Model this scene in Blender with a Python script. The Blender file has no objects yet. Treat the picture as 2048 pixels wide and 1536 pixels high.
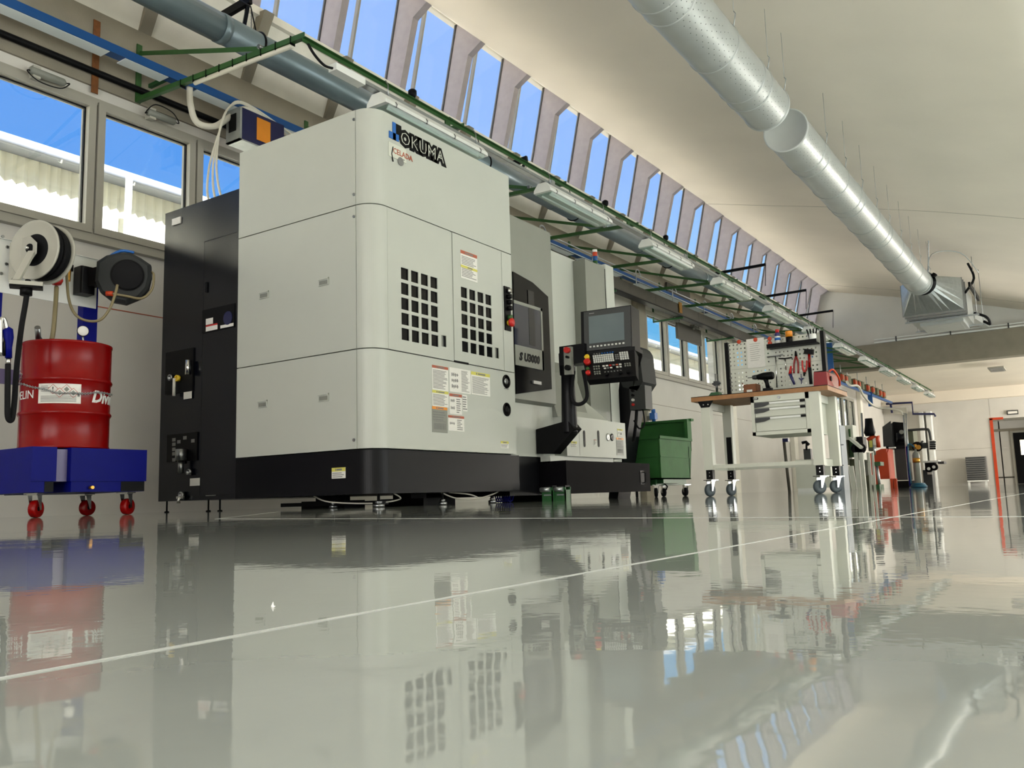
import bpy, math, random
from mathutils import Vector, Matrix
random.seed(7)
S = bpy.context.scene
COL = S.collection
PI = math.pi
# ---------------------------------------------------------------- camera (phone lying on the floor)
FPX = 1719.0
HC = 0.04
cy = Vector((2185-1024, 962-768, FPX)).normalized()
cx = -Vector((-1585-1024, 1072-768, FPX)).normalized()
cx = (cx - cy*cx.dot(cy)).normalized()
cz = cx.cross(cy)
if cz[1] > 0: cz = -cz
RW = Matrix((cx, cy, cz))                 # camera (x right, y down, z ahead) -> world
CAM = Vector((0, 0, HC))
cam = bpy.data.objects.new('camera', bpy.data.cameras.new('camera'))
COL.objects.link(cam)
cam.data.sensor_width = 36.0
cam.data.lens = FPX/2048*36.0
cam.data.clip_start = 0.01
cam.data.clip_end = 400
xr = RW @ Vector((1, 0, 0)); yu = RW @ Vector((0, -1, 0)); zb = RW @ Vector((0, 0, -1))
cam.matrix_world = Matrix(((xr.x, yu.x, zb.x, CAM.x), (xr.y, yu.y, zb.y, CAM.y), (xr.z, yu.z, zb.z, CAM.z), (0, 0, 0, 1)))
S.camera = cam
def on(u, v, ax, val):                    # where the sight line of a pixel meets a plane of the hall
    d = RW @ Vector((u-1024, v-768, FPX)); i = 'xyz'.index(ax)
    return CAM + d*((val-CAM[i])/d[i])
# ---------------------------------------------------------------- sky, sun, daylight, added fill lamps
W = bpy.data.worlds.new('sky'); S.world = W; W.use_nodes = True
nt = W.node_tree; nt.nodes.clear()
_o = nt.nodes.new('ShaderNodeOutputWorld'); _b = nt.nodes.new('ShaderNodeBackground')
_r = nt.nodes.new('ShaderNodeValToRGB'); _g = nt.nodes.new('ShaderNodeTexCoord'); _s = nt.nodes.new('ShaderNodeSeparateXYZ')
nt.links.new(_g.outputs['Generated'], _s.inputs[0]); nt.links.new(_s.outputs['Z'], _r.inputs[0])
_r.color_ramp.elements[0].position = 0.0; _r.color_ramp.elements[0].color = (0.36, 0.82, 1.0, 1)
_r.color_ramp.elements[1].position = 0.8; _r.color_ramp.elements[1].color = (0.17, 0.36, 0.95, 1)
_e = _r.color_ramp.elements.new(0.2); _e.color = (0.17, 0.56, 1.0, 1)
_e = _r.color_ramp.elements.new(0.35); _e.color = (0.12, 0.38, 0.95, 1)
nt.links.new(_r.outputs[0], _b.inputs[0]); nt.links.new(_b.outputs[0], _o.inputs[0])
_b.inputs[1].default_value = 0.52
def lamp(name, kind, loc, rot, energy, color=(1, 1, 1), **kw):
    l = bpy.data.lights.new(name, kind); l.energy = energy; l.color = color
    for k, v in kw.items(): setattr(l, k, v)
    o = bpy.data.objects.new(name, l); COL.objects.link(o); o.location = loc; o.rotation_euler = rot
    return o
sun = lamp('sun', 'SUN', (0, 0, 30), (0, 0, 0), 20., (1, .98, .94), angle=0.009)
sun.rotation_euler = Vector((-0.72, 0.30, -0.68)).normalized().to_track_quat('-Z', 'Y').to_euler()
# unseen area lamps: daylight of the second roof windows, the others added as fill
d1 = lamp('second_bay_fill', 'AREA', (4.6, 14, 5.3), (0, math.radians(-6), 0), 3300, (.96, .98, 1), shape='RECTANGLE', size=5.5, size_y=38, spread=math.radians(84))  # added panel in mid-air; its floor bounce brightens the roof shell
d2 = lamp('daylight_roof_windows', 'AREA', (0.55, 14, 6.6), (0, 0, 0), 500, (.93, .96, 1), shape='RECTANGLE', size=1.7, size_y=34)
d2.rotation_euler = (0, math.radians(-68), 0)
d3 = lamp('rear_fill', 'AREA', (-1.5, -5.6, 2.0), (math.radians(95), 0, 0), 230, (1, .98, .95), shape='RECTANGLE', size=7, size_y=4)  # added lamp before the solid rear wall, lifts machine end, wall and drum
d4 = lamp('far_room_fill', 'AREA', (7.6, 38.5, 2.0), (0, math.radians(112), 0), 1000, (1, .95, .88), shape='RECTANGLE', size=2.6, size_y=10)  # added lamp with no opening behind it, brightens the far room
d5 = lamp('right_side_fill', 'AREA', (8.3, 9, 1.7), (0, math.radians(92), 0), 150, (.92, .97, 1), shape='RECTANGLE', size=3.2, size_y=9)  # added lamp at the closed right wall, lifts the lower door side
S.view_settings.view_transform = 'Standard'; S.view_settings.look = 'None'
S.view_settings.exposure = 1.0; S.view_settings.gamma = 1.0
S.view_settings.use_curve_mapping = False
S.cycles.use_denoising = True
S.cycles.max_bounces = 10; S.cycles.diffuse_bounces = 5; S.cycles.glossy_bounces = 4
S.cycles.transparent_max_bounces = 12; S.cycles.sample_clamp_indirect = 3.0
S.cycles.caustics_reflective = False; S.cycles.caustics_refractive = False
# ---------------------------------------------------------------- materials
MAT = {}
def lin(c): return tuple((x/12.92 if x <= .04045 else ((x+.055)/1.055)**2.4) for x in [v/255 for v in c])
def mat(name, rgb, rough=.5, metal=0., noise=0., nscale=8., bump=0., bscale=40., spec=.5, coat=0., emit=0.):
    m = bpy.data.materials.new(name); m.use_nodes = True; t = m.node_tree; b = t.nodes['Principled BSDF']
    c = (*lin(rgb), 1); b.inputs['Base Color'].default_value = c
    b.inputs['Roughness'].default_value = rough; b.inputs['Metallic'].default_value = metal
    b.inputs['Specular IOR Level'].default_value = spec; b.inputs['Coat Weight'].default_value = coat
    if emit: b.inputs['Emission Color'].default_value = c; b.inputs['Emission Strength'].default_value = emit
    if noise or bump:
        g = t.nodes.new('ShaderNodeTexCoord'); n = t.nodes.new('ShaderNodeTexNoise')
        n.inputs['Scale'].default_value = nscale; n.inputs['Detail'].default_value = 5
        t.links.new(g.outputs['Object'], n.inputs['Vector'])
        if noise:
            x = t.nodes.new('ShaderNodeMixRGB'); x.blend_type = 'MULTIPLY'; x.inputs[0].default_value = 1
            r = t.nodes.new('ShaderNodeMapRange'); r.inputs['From Min'].default_value = .3; r.inputs['From Max'].default_value = .7
            r.inputs['To Min'].default_value = 1-noise; r.inputs['To Max'].default_value = 1+noise*.3
            t.links.new(n.outputs[0], r.inputs[0]); x.inputs[1].default_value = c
            t.links.new(r.outputs[0], x.inputs[2]); t.links.new(x.outputs[0], b.inputs['Base Color'])
        if bump:
            n2 = t.nodes.new('ShaderNodeTexNoise'); n2.inputs['Scale'].default_value = bscale
            t.links.new(g.outputs['Object'], n2.inputs['Vector'])
            bp = t.nodes.new('ShaderNodeBump'); bp.inputs['Strength'].default_value = bump; bp.inputs['Distance'].default_value = .01
            t.links.new(n2.outputs[0], bp.inputs['Height']); t.links.new(bp.outputs[0], b.inputs['Normal'])
    MAT[name] = m; return m
def glass(name, tint, alpha_gloss=.12, rough=.02):
    m = bpy.data.materials.new(name); m.use_nodes = True; t = m.node_tree; t.nodes.clear()
    o = t.nodes.new('ShaderNodeOutputMaterial'); mx = t.nodes.new('ShaderNodeMixShader')
    a = t.nodes.new('ShaderNodeBsdfTransparent'); g = t.nodes.new('ShaderNodeBsdfGlossy'); f = t.nodes.new('ShaderNodeLayerWeight')
    f.inputs[0].default_value = alpha_gloss; a.inputs[0].default_value = (*tint, 1); g.inputs['Roughness'].default_value = rough
    pw = t.nodes.new('ShaderNodeMath'); pw.operation = 'POWER'; pw.inputs[1].default_value = 5.
    ml = t.nodes.new('ShaderNodeMath'); ml.operation = 'MULTIPLY_ADD'; ml.inputs[1].default_value = .7; ml.inputs[2].default_value = alpha_gloss*.5
    f.inputs[0].default_value = .5; t.links.new(f.outputs['Facing'], pw.inputs[0]); t.links.new(pw.outputs[0], ml.inputs[0])
    t.links.new(ml.outputs[0], mx.inputs[0]); t.links.new(a.outputs[0], mx.inputs[1]); t.links.new(g.outputs[0], mx.inputs[2])
    t.links.new(mx.outputs[0], o.inputs[0]); MAT[name] = m; return m
mat('wall', (208, 205, 198), .8, noise=.05, nscale=1.5, bump=.08, bscale=30)
mat('ceiling', (234, 225, 210), .85, noise=.06, nscale=.6, bump=.05, bscale=20)
mat('concrete', (140, 133, 118), .85, noise=.12, nscale=3, bump=.2, bscale=60)
mat('concrete_light', (240, 236, 224), .85, noise=.07, nscale=4, bump=.1, bscale=60)
mat('fin_concrete', (168, 160, 162), .8, noise=.08, nscale=9, bump=.15, bscale=50)
mat('frame', (158, 155, 144), .5, noise=.04, nscale=6)
mat('machine_white', (183, 186, 178), .42, noise=.02, nscale=4, bump=.04, bscale=300)
mat('machine_black', (12, 12, 15), .4, noise=.1, nscale=5, bump=.05, bscale=300, spec=.18)
mat('machine_navy', (6, 8, 18), .2, noise=.1, nscale=5, bump=.03, bscale=300, spec=.3)
mat('black', (10, 10, 11), .45, noise=.1, spec=.12); mat('rubber', (22, 22, 24), .7, noise=.1, nscale=20, spec=.15)
mat('grey_paint', (128, 130, 122), .4, noise=.05, nscale=5); mat('dark_grey', (52, 54, 54), .5, noise=.08, nscale=6)
mat('chrome', (205, 205, 202), .18, 1., noise=.05); mat('steel', (150, 152, 152), .32, 1., noise=.12, nscale=12)
mat('galv', (176, 181, 182), .36, .85, noise=.12, nscale=14, bump=.05, bscale=50)
mat('duct_cap', (200, 204, 202), .6, 0, noise=.03)
mat('duct', (182, 186, 184), .36, .3, noise=.07, nscale=3, bump=.04, bscale=30)
mat('pipe_grey', (112, 128, 134), .33, .35, noise=.1, nscale=3)
mat('green', (38, 82, 31), .5, noise=.15, nscale=10); mat('green_dark', (34, 84, 42), .45, noise=.15, nscale=8)
mat('bin_green', (48, 96, 48), .55, noise=.15, nscale=5, bump=.1, bscale=30, spec=.2)
mat('blue_bus', (15, 76, 138), .4, noise=.08, nscale=5); mat('blue_paint', (4, 12, 112), .4, spec=.1, noise=.12, nscale=6)
mat('blue_dark', (6, 14, 70), .35, noise=.12); mat('roof_sheet', (150, 150, 148), .6, noise=.05); mat('gutter_grey', (104, 108, 116), .5, noise=.08)
mat('drawer_black', (10, 9, 12), .6, noise=.1, spec=.05)
mat('white_paint', (232, 234, 230), .4, noise=.03)
mat('red_paint', (132, 4, 4), .25, noise=.08, nscale=5, spec=.25); mat('red', (190, 30, 24), .4, noise=.1)
mat('orange', (196, 62, 16), .45, noise=.12, nscale=4); mat('yellow', (226, 190, 40), .45, noise=.06)
mat('amber', (226, 140, 30), .4, noise=.06); mat('brass', (190, 140, 60), .3, .9, noise=.1, nscale=20)
mat('paper', (226, 224, 218), .7, noise=.04, nscale=30); mat('print_grey', (120, 120, 118), .7, noise=.1, nscale=50)
mat('hdr_orange', (168, 84, 58), .6, noise=.05); mat('hdr_yellow', (205, 198, 92), .6, noise=.05)
mat('gloss_black', (6, 6, 7), .2, noise=.1, nscale=10, spec=.1); mat('pane_navy', (22, 28, 50), .12, noise=.1, nscale=2, spec=.4)
mat('screen', (96, 108, 112), .25, noise=.1, nscale=2, coat=.5)
mat('key', (206, 208, 204), .5, noise=.04); mat('wood', (160, 112, 66), .5, noise=.25, nscale=14)
mat('bench_grey', (206, 208, 196), .45, noise=.04, nscale=5); mat('hose_tan', (128, 116, 84), .5, noise=.1)
mat('cable_white', (214, 210, 196), .5, noise=.03); mat('brown_duct', (62, 58, 48), .6, noise=.15, nscale=5)
mat('rust', (118, 70, 26), .8, noise=.3, nscale=20); mat('reel_grey', (178, 176, 164), .45, noise=.06)
mat('reel_dark', (44, 46, 46), .6, noise=.1, spec=.25); mat('logo_blue', (24, 96, 176), .4, noise=.03)
mat('corrugated', (232, 228, 208), .7, noise=.1, nscale=2); mat('lavender', (118, 112, 150), .4, noise=.08)
mat('olive', (92, 96, 72), .55, noise=.12); mat('cabinet_blue_grey', (150, 160, 170), .5, noise=.05)
mat('wheel_grey', (72, 82, 88), .5, noise=.08); mat('purple_bottle', (44, 44, 96), .4, noise=.1)
mat('cyan_hose', (20, 92, 120), .5, noise=.1); mat('cardboard', (120, 74, 44), .75, noise=.15)
mat('tube', (236, 242, 238), .3, noise=.02); mat('outside_ground', (228, 222, 208), .9, noise=.1, nscale=.5)
mat('far_window', (250, 238, 205), .5, emit=1.2); mat('bus_white', (244, 252, 254), .4, noise=.04, nscale=3)
glass('window_glass', (.97, .99, 1.0)); glass('lamp_cover', (.80, .9, .87), .3, .1)
glass('machine_glass', (.10, .11, .13), .35, .05); glass('door_glass', (.25, .28, .42), .4, .03)
glass('clerestory_glass', (1.0, .98, 1.0), .08, .1)
_m = MAT['clerestory_glass']; _t = _m.node_tree; _out = [n for n in _t.nodes if n.type == 'OUTPUT_MATERIAL'][0]
_prev = _out.inputs[0].links[0].from_socket; _tr = _t.nodes.new('ShaderNodeBsdfTranslucent'); _tr.inputs[0].default_value = (1, 1, 1, 1)
_mx = _t.nodes.new('ShaderNodeMixShader'); _mx.inputs[0].default_value = .14
_t.links.new(_prev, _mx.inputs[1]); _t.links.new(_tr.outputs[0], _mx.inputs[2]); _t.links.new(_mx.outputs[0], _out.inputs[0])
# ---------------------------------------------------------------- mesh helpers
class MB:
    """collects shapes in hall coordinates; build() links them as one mesh object"""
    def __init__(s): s.v = []; s.f = []; s.m = []; s.sm = []
    def add(s, vs, fs, mi=0, smooth=False):
        n = len(s.v); s.v += [tuple(p) for p in vs]
        for f in fs: s.f.append(tuple(i+n for i in f)); s.m.append(mi); s.sm.append(smooth)
        return s
    def box(s, a, b, mi=0):
        x0, y0, z0 = [min(p, q) for p, q in zip(a, b)]; x1, y1, z1 = [max(p, q) for p, q in zip(a, b)]
        return s.add([(x0,y0,z0),(x1,y0,z0),(x1,y1,z0),(x0,y1,z0),(x0,y0,z1),(x1,y0,z1),(x1,y1,z1),(x0,y1,z1)],
                     [(0,3,2,1),(4,5,6,7),(0,1,5,4),(1,2,6,5),(2,3,7,6),(3,0,4,7)], mi)
    def bevbox(s, a, b, r, mi=0, axis='z'):
        """box whose edges along one axis are rounded"""
        i = 'xyz'.index(axis); j, k = [q for q in range(3) if q != i]
        lo = [min(p, q) for p, q in zip(a, b)]; hi = [max(p, q) for p, q in zip(a, b)]
        poly = []
        for (cj, ck, a0) in ((hi[j]-r, hi[k]-r, 0), (lo[j]+r, hi[k]-r, 90), (lo[j]+r, lo[k]+r, 180), (hi[j]-r, lo[k]+r, 270)):
            for t in range(4):
                an = math.radians(a0+30*t); poly.append((cj+r*math.cos(an), ck+r*math.sin(an)))
        return s.prism(poly, axis, lo[i], hi[i], mi)
    def prism(s, poly, axis, t0, t1, mi=0, smooth=False):
        i = 'xyz'.index(axis); j, k = [q for q in range(3) if q != i]
        vs = []
        for t in (t0, t1):
            for p in poly:
                q = [0, 0, 0]; q[i] = t; q[j] = p[0]; q[k] = p[1]; vs.append(q)
        n = len(poly)
        s.add(vs, [tuple(range(n-1, -1, -1)), tuple(range(n, 2*n))], mi)
        s.f_off(vs, [(q, (q+1) % n, (q+1) % n+n, q+n) for q in range(n)], mi, smooth)
        return s
    def f_off(s, vs, fs, mi, smooth):
        n = len(s.v)-len(vs)
        for f in fs: s.f.append(tuple(i+n for i in f)); s.m.append(mi); s.sm.append(smooth)
    def tube(s, pts, r, seg=8, mi=0, cap=True, closed=False):
        P = [Vector(p) for p in pts]; n = len(P); R = r if isinstance(r, (list, tuple)) else [r]*n
        vs = []; up = None
        for i, p in enumerate(P):
            t = (P[(i+1) % n]-P[i-1]) if closed else (P[min(i+1, n-1)]-P[max(i-1, 0)])
            t.normalize()
            if up is None:
                up = Vector((0, 0, 1)) if abs(t.z) < .9 else Vector((1, 0, 0))
            a = (up - t*up.dot(t)).normalized(); b = t.cross(a); up = a
            for q in range(seg):
                an = 2*PI*q/seg; vs.append(p+a*(R[i]*math.cos(an))+b*(R[i]*math.sin(an)))
        fs = []
        for i in range(n if closed else n-1):
            for q in range(seg):
                j = (i+1) % n
                fs.append((i*seg+q, i*seg+(q+1) % seg, j*seg+(q+1) % seg, j*seg+q))
        s.add(vs, fs, mi, True)
        if cap and not closed:
            m = len(s.v)-len(vs)
            s.f.append(tuple(m+q for q in range(seg-1, -1, -1))); s.m.append(mi); s.sm.append(False)
            s.f.append(tuple(m+(n-1)*seg+q for q in range(seg))); s.m.append(mi); s.sm.append(False)
        return s
    def lathe(s, prof, c, axis=(0, 0, 1), seg=24, mi=0, smooth=True):
        """prof: (radius, height) along axis from point c"""
        ax = Vector(axis).normalized(); up = Vector((0, 0, 1)) if abs(ax.z) < .9 else Vector((1, 0, 0))
        a = (up-ax*up.dot(ax)).normalized(); b = ax.cross(a); c = Vector(c); vs = []
        for (r, h) in prof:
            for q in range(seg):
                an = 2*PI*q/seg; vs.append(c+ax*h+a*(r*math.cos(an))+b*(r*math.sin(an)))
        fs = [(i*seg+q, i*seg+(q+1) % seg, (i+1)*seg+(q+1) % seg, (i+1)*seg+q) for i in range(len(prof)-1) for q in range(seg)]
        s.add(vs, fs, mi, smooth)
        m = len(s.v)-len(vs)
        if prof[0][0] > 1e-4: s.f.append(tuple(m+q for q in range(seg-1, -1, -1))); s.m.append(mi); s.sm.append(False)
        if prof[-1][0] > 1e-4: s.f.append(tuple(m+(len(prof)-1)*seg+q for q in range(seg))); s.m.append(mi); s.sm.append(False)
        return s
    def cyl(s, a, b, r, seg=16, mi=0, r2=None):
        a = Vector(a); b = Vector(b)
        return s.lathe([(r, 0), (r if r2 is None else r2, (b-a).length)], a, b-a, seg, mi)
    def bar(s, a, b, w, h, mi=0, up=(0, 0, 1)):
        a = Vector(a); b = Vector(b); t = (b-a).normalized(); u = Vector(up)
        if abs(t.dot(u)) > .98: u = Vector((1, 0, 0))
        sd = t.cross(u).normalized(); u = sd.cross(t)
        vs = [p+sd*(i*w/2)+u*(j*h/2) for p in (a, b) for i, j in ((-1,-1),(1,-1),(1,1),(-1,1))]
        return s.add(vs, [(0,3,2,1),(4,5,6,7),(0,1,5,4),(1,2,6,5),(2,3,7,6),(3,0,4,7)], mi)
    def build(s, name, mats, parent=None, smooth=None):
        me = bpy.data.meshes.new(name)
        org = world_of(parent) if parent else Vector((0, 0, 0))
        if parent is None and s.v and name not in STRUCT:
            xs = [p[0] for p in s.v]; ys = [p[1] for p in s.v]; zs = [p[2] for p in s.v]
            org = Vector(((min(xs)+max(xs))/2, (min(ys)+max(ys))/2, min(zs)))
        me.from_pydata([(p[0]-org.x, p[1]-org.y, p[2]-org.z) for p in s.v], [], s.f)
        if isinstance(mats, str): mats = [mats]
        for m in mats: me.materials.append(MAT[m])
        me.polygons.foreach_set('material_index', s.m)
        me.polygons.foreach_set('use_smooth', s.sm)
        me.update()
        o = bpy.data.objects.new(name, me); COL.objects.link(o)
        if parent: o.parent = parent
        else: o.location = org
        return o
STRUCT = set()
def world_of(o):
    v = Vector((0, 0, 0))
    while o: v = v+o.location; o = o.parent
    return v
def tag(o, label=None, cat=None, group=None, kind=None):
    if label: o['label'] = label
    if cat: o['category'] = cat
    if group: o['group'] = group
    if kind: o['kind'] = kind
    return o
def thing(name, label, cat, loc=(0, 0, 0), group=None, kind=None):
    o = bpy.data.objects.new(name, None); COL.objects.link(o); o.location = loc; o.empty_display_size = .1
    return tag(o, label, cat, group, kind)
def copy_tree(o, loc=None, label=None, parent=None):
    c = o.copy(); COL.objects.link(c)
    if parent: c.parent = parent
    if loc is not None: c.location = loc
    if label: c['label'] = label
    for ch in list(o.children): copy_tree(ch, parent=c)
    return c
def struct(name, mb, m, parent=None):
    STRUCT.add(name); o = mb.build(name, m, parent)
    if parent is None: o['kind'] = 'structure'
    return o
def P_(name, m, parent, mb, label=None):
    o = mb.build(name, m, parent)
    if label: o['label'] = label
    return o
def smooth_path(pts, n=8):
    P = [Vector(p) for p in pts]; out = []
    for i in range(len(P)-1):
        p0 = P[max(i-1, 0)]; p1 = P[i]; p2 = P[i+1]; p3 = P[min(i+2, len(P)-1)]
        for k in range(n):
            t = k/n
            out.append(.5*((2*p1)+(p2-p0)*t+(2*p0-5*p1+4*p2-p3)*t*t+(3*p1-p0-3*p2+p3)*t**3))
    return out+[P[-1]]
def holed(axis, at, th, us, vs, open_, mi=0, mb=None):
    """flat plate of thickness th facing +axis at position at, split by cuts us, vs; cells in open_ stay open"""
    mb = mb or MB(); i = 'xyz'.index(axis); j, k = [q for q in range(3) if q != i]
    def pt(t, u, v):
        q = [0, 0, 0]; q[i] = t; q[j] = u; q[k] = v; return q
    for a in range(len(us)-1):
        b = 0
        while b < len(vs)-1:
            if (a, b) in open_: b += 1; continue
            e = b
            while e+1 < len(vs)-1 and (a, e+1) not in open_: e += 1
            mb.box(pt(at-th, us[a], vs[b]), pt(at, us[a+1], vs[e+1]), mi); b = e+1
    return mb
def text(body, size, M, name, m, parent=None, extrude=.001, bold=0., shear=0., bend=None):
    """flat lettering turned into a mesh; M maps letter x, y, z to hall coordinates"""
    cu = bpy.data.curves.new(name, 'FONT'); cu.body = body; cu.size = size; cu.extrude = extrude; cu.offset = bold; cu.shear = shear
    cu.resolution_u = 2
    t = bpy.data.objects.new('tmp', cu); COL.objects.link(t)
    dg = bpy.context.evaluated_depsgraph_get(); dg.update()
    me0 = bpy.data.meshes.new_from_object(t.evaluated_get(dg))
    bpy.data.objects.remove(t); 
    org = world_of(parent) if parent else Vector((0, 0, 0))
    for v in me0.vertices:
        q = Vector(bend(v.co)) if bend else M @ v.co
        v.co = q-org
    me0.materials.clear(); me0.materials.append(MAT[m]); me0.name = name
    o = bpy.data.objects.new(name, me0); COL.objects.link(o)
    if parent: o.parent = parent
    return o
def frame_px(o, plane):                   # letter frame on a wall facing +x: text runs along +y
    return Matrix(((0, 0, 1, o[0]), (1, 0, 0, o[1]), (0, 1, 0, o[2]), (0, 0, 0, 1))) if plane == 'x' else \
           Matrix(((1, 0, 0, o[0]), (0, 0, -1, o[1]), (0, 1, 0, o[2]), (0, 0, 0, 1)))
# ================================================================ the hall
YB = 32.0; YF = 44.0; Y0 = -6.0
# ---- floor: glossy poured epoxy
m = bpy.data.materials.new('epoxy_floor'); m.use_nodes = True; MAT['epoxy'] = m
t = m.node_tree; b = t.nodes['Principled BSDF']
b.inputs['Roughness'].default_value = .03; b.inputs['IOR'].default_value = 1.62
g = t.nodes.new('ShaderNodeTexCoord'); n = t.nodes.new('ShaderNodeTexNoise'); n.inputs['Scale'].default_value = 1.3; n.inputs['Detail'].default_value = 6
t.links.new(g.outputs['Object'], n.inputs['Vector'])
r = t.nodes.new('ShaderNodeValToRGB'); t.links.new(n.outputs[0], r.inputs[0])
r.color_ramp.elements[0].position = .3; r.color_ramp.elements[0].color = (*lin((126, 130, 124)), 1)
r.color_ramp.elements[1].position = .7; r.color_ramp.elements[1].color = (*lin((146, 150, 143)), 1)
t.links.new(r.outputs[0], b.inputs['Base Color'])
def bumpnode(scale, strength, dist, prev=None, det=2, mapscale=(1, 1, 1)):
    mp = t.nodes.new('ShaderNodeMapping'); mp.inputs['Scale'].default_value = mapscale
    t.links.new(g.outputs['Object'], mp.inputs[0])
    q = t.nodes.new('ShaderNodeTexNoise'); q.inputs['Scale'].default_value = scale; q.inputs['Detail'].default_value = det
    t.links.new(mp.outputs[0], q.inputs['Vector'])
    bp = t.nodes.new('ShaderNodeBump'); bp.inputs['Strength'].default_value = strength; bp.inputs['Distance'].default_value = dist
    t.links.new(q.outputs[0], bp.inputs['Height'])
    if prev: t.links.new(prev.outputs[0], bp.inputs['Normal'])
    return bp
b1 = bumpnode(2.2, 1, .0012); b2 = bumpnode(17, 1, .00013, b1, 3, (1, 1, 1)); b3 = bumpnode(70, 1, .00005, b2, 2)
t.links.new(b3.outputs[0], b.inputs['Normal'])
mb = MB(); mb.box((-8.3, Y0, -.2), (9, YF+8, 0)); fl = struct('floor', mb, 'epoxy')
mat('joint', (176, 178, 172), .35, noise=.15, nscale=60)
mb = MB(); mb.box((-.2260, Y0+.5, 0.0), (-.2242, 20, .0003)); o = struct('floor_joint', mb, 'joint', fl)
pts = [(-3.9, 3.4), (-2.38, 1.81), (-.74, 1.37), (-.07, 1.21), (1.2, 1.0)]
mb = MB()
for p, q in zip(pts, pts[1:]): mb.bar((p[0], p[1], .0002), (q[0], q[1], .0002), .004, .0004)
struct('floor_joint', mb, 'joint', fl)
# ---- left wall with window openings
G = [(-3.6, 1.04), (2.24, 6.88), (9.6, 14.24), (17.38, 22.02), (23.2, 27.84)]
mb = MB(); X = -8.0; T = .3
ys = [Y0]
for a, c in G: ys += [a, c]
ys.append(YB)
WZ0, WZ1 = 2.70, 4.16
for i in range(len(ys)-1):
    if i % 2 == 0: mb.box((X-T, ys[i], 0), (X, ys[i+1], 4.6))
    else:
        mb.box((X-T, ys[i], 0), (X, ys[i+1], WZ0)); mb.box((X-T, ys[i], WZ1), (X, ys[i+1], 4.6))
LG = (34.7, 37.7)
mb.box((X-T, YB, 0), (X, LG[0], 4.6)); mb.box((X-T, LG[0], 0), (X, LG[1], 2.15)); mb.box((X-T, LG[0], 3.72), (X, LG[1], 4.6)); mb.box((X-T, LG[1], 0), (X, YF, 4.6))
wl = struct('wall_left', mb, 'wall')
mb = MB(); mb.box((X, Y0, 4.28), (X+.03, YB, 5.09)); mb.box((X-.3, Y0, 4.6), (X, YB, 5.09)); struct('lintel_beam', mb, 'concrete', wl)
mb = MB(); mb.box((X, Y0, 2.03), (X+.004, 17.2, 2.04)); struct('panel_joint', mb, 'hdr_orange', wl)
mb = MB(); mb.box((X, 17.2, 2.03), (X+.003, YB, 2.04)); mb.box((X, 32, 1.1), (X+.003, YF, 1.11)); struct('panel_joint', mb, 'concrete', wl)
for y in (17.0, 22.55, 28.3, 38.6):
    mb = MB(); mb.bevbox((X, y-.2, 0), (X+.16, y+.2, 4.28 if y < 30 else 4.14), .02); struct('pilaster', mb, 'concrete_light' if y > 18 else 'concrete', wl)
# sloping gutter panels with ribs
PIT = 1.337; YK = [9.03+PIT*k for k in range(-10, 18)]
for k, y in enumerate(YK):
    yn = YK[k+1] if k+1 < len(YK) else YB
    mb = MB(); mb.add([(-8, y+.10, 5.09), (-8, yn, 5.09), (-7.72, yn, 5.82), (-7.72, y+.10, 5.82), (-8.12, y+.10, 5.09), (-8.12, yn, 5.09), (-7.84, yn, 5.86), (-7.84, y+.10, 5.86)],
                      [(0, 3, 2, 1), (4, 5, 6, 7), (0, 1, 5, 4), (1, 2, 6, 5), (2, 3, 7, 6), (3, 0, 4, 7)])
    struct('gutter_panel', mb, 'concrete_light', wl)
    mb = MB(); mb.prism([(-8.1, 5.0), (-7.985, 5.07), (-7.56, 5.84), (-7.84, 5.86)], 'y', y-.02, y+.12); struct('rib', mb, 'concrete', wl)
# ---- clerestory: inclined fins with splayed heads, mullions and translucent panes
cl = MB(); cl.box((-8.2, Y0, 5.80), (-7.66, YB, 5.90)); cl = struct('wall_clerestory', cl, 'concrete_light')
FIN = [(-8.22, 5.9), (-7.86, 5.9), (-7.56, 7.02), (-7.30, 7.17), (-7.36, 7.3), (-7.78, 7.66)]
def gx(z): return -8.17+(z-5.9)*.225
for k, y in enumerate(YK):
    mb = MB(); mb.prism(FIN, 'y', y, y+.12); struct('fin', mb, 'fin_concrete', cl)
    yn = YK[k+1] if k+1 < len(YK) else YB
    ym = y+.12+(yn-y-.12)*.36
    mb = MB(); mb.bar((gx(5.9)+.03, ym, 5.9), (gx(7.6)+.03, ym, 7.6), .035, .06, up=(1, 0, .2)); struct('mullion', mb, 'frame', cl)
    for a, c in ((y+.12, ym-.015), (ym+.015, yn)):
        mb = MB(); mb.add([(gx(5.9), a, 5.9), (gx(5.9), c, 5.9), (gx(7.64), c, 7.64), (gx(7.64), a, 7.64)], [(0, 1, 2, 3)])
        struct('pane', mb, 'clerestory_glass', cl)
    mb = MB(); mb.bar((gx(5.9), yn-.006, 5.9), (gx(7.62), yn-.006, 7.62), .012, .04, up=(1, 0, .2)); struct('pane_frame', mb, 'brown_duct', cl)
mb = MB(); mb.box((-7.88, Y0, 7.60), (-7.74, YB, 7.70)); struct('head_rail', mb, 'frame', cl)
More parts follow.
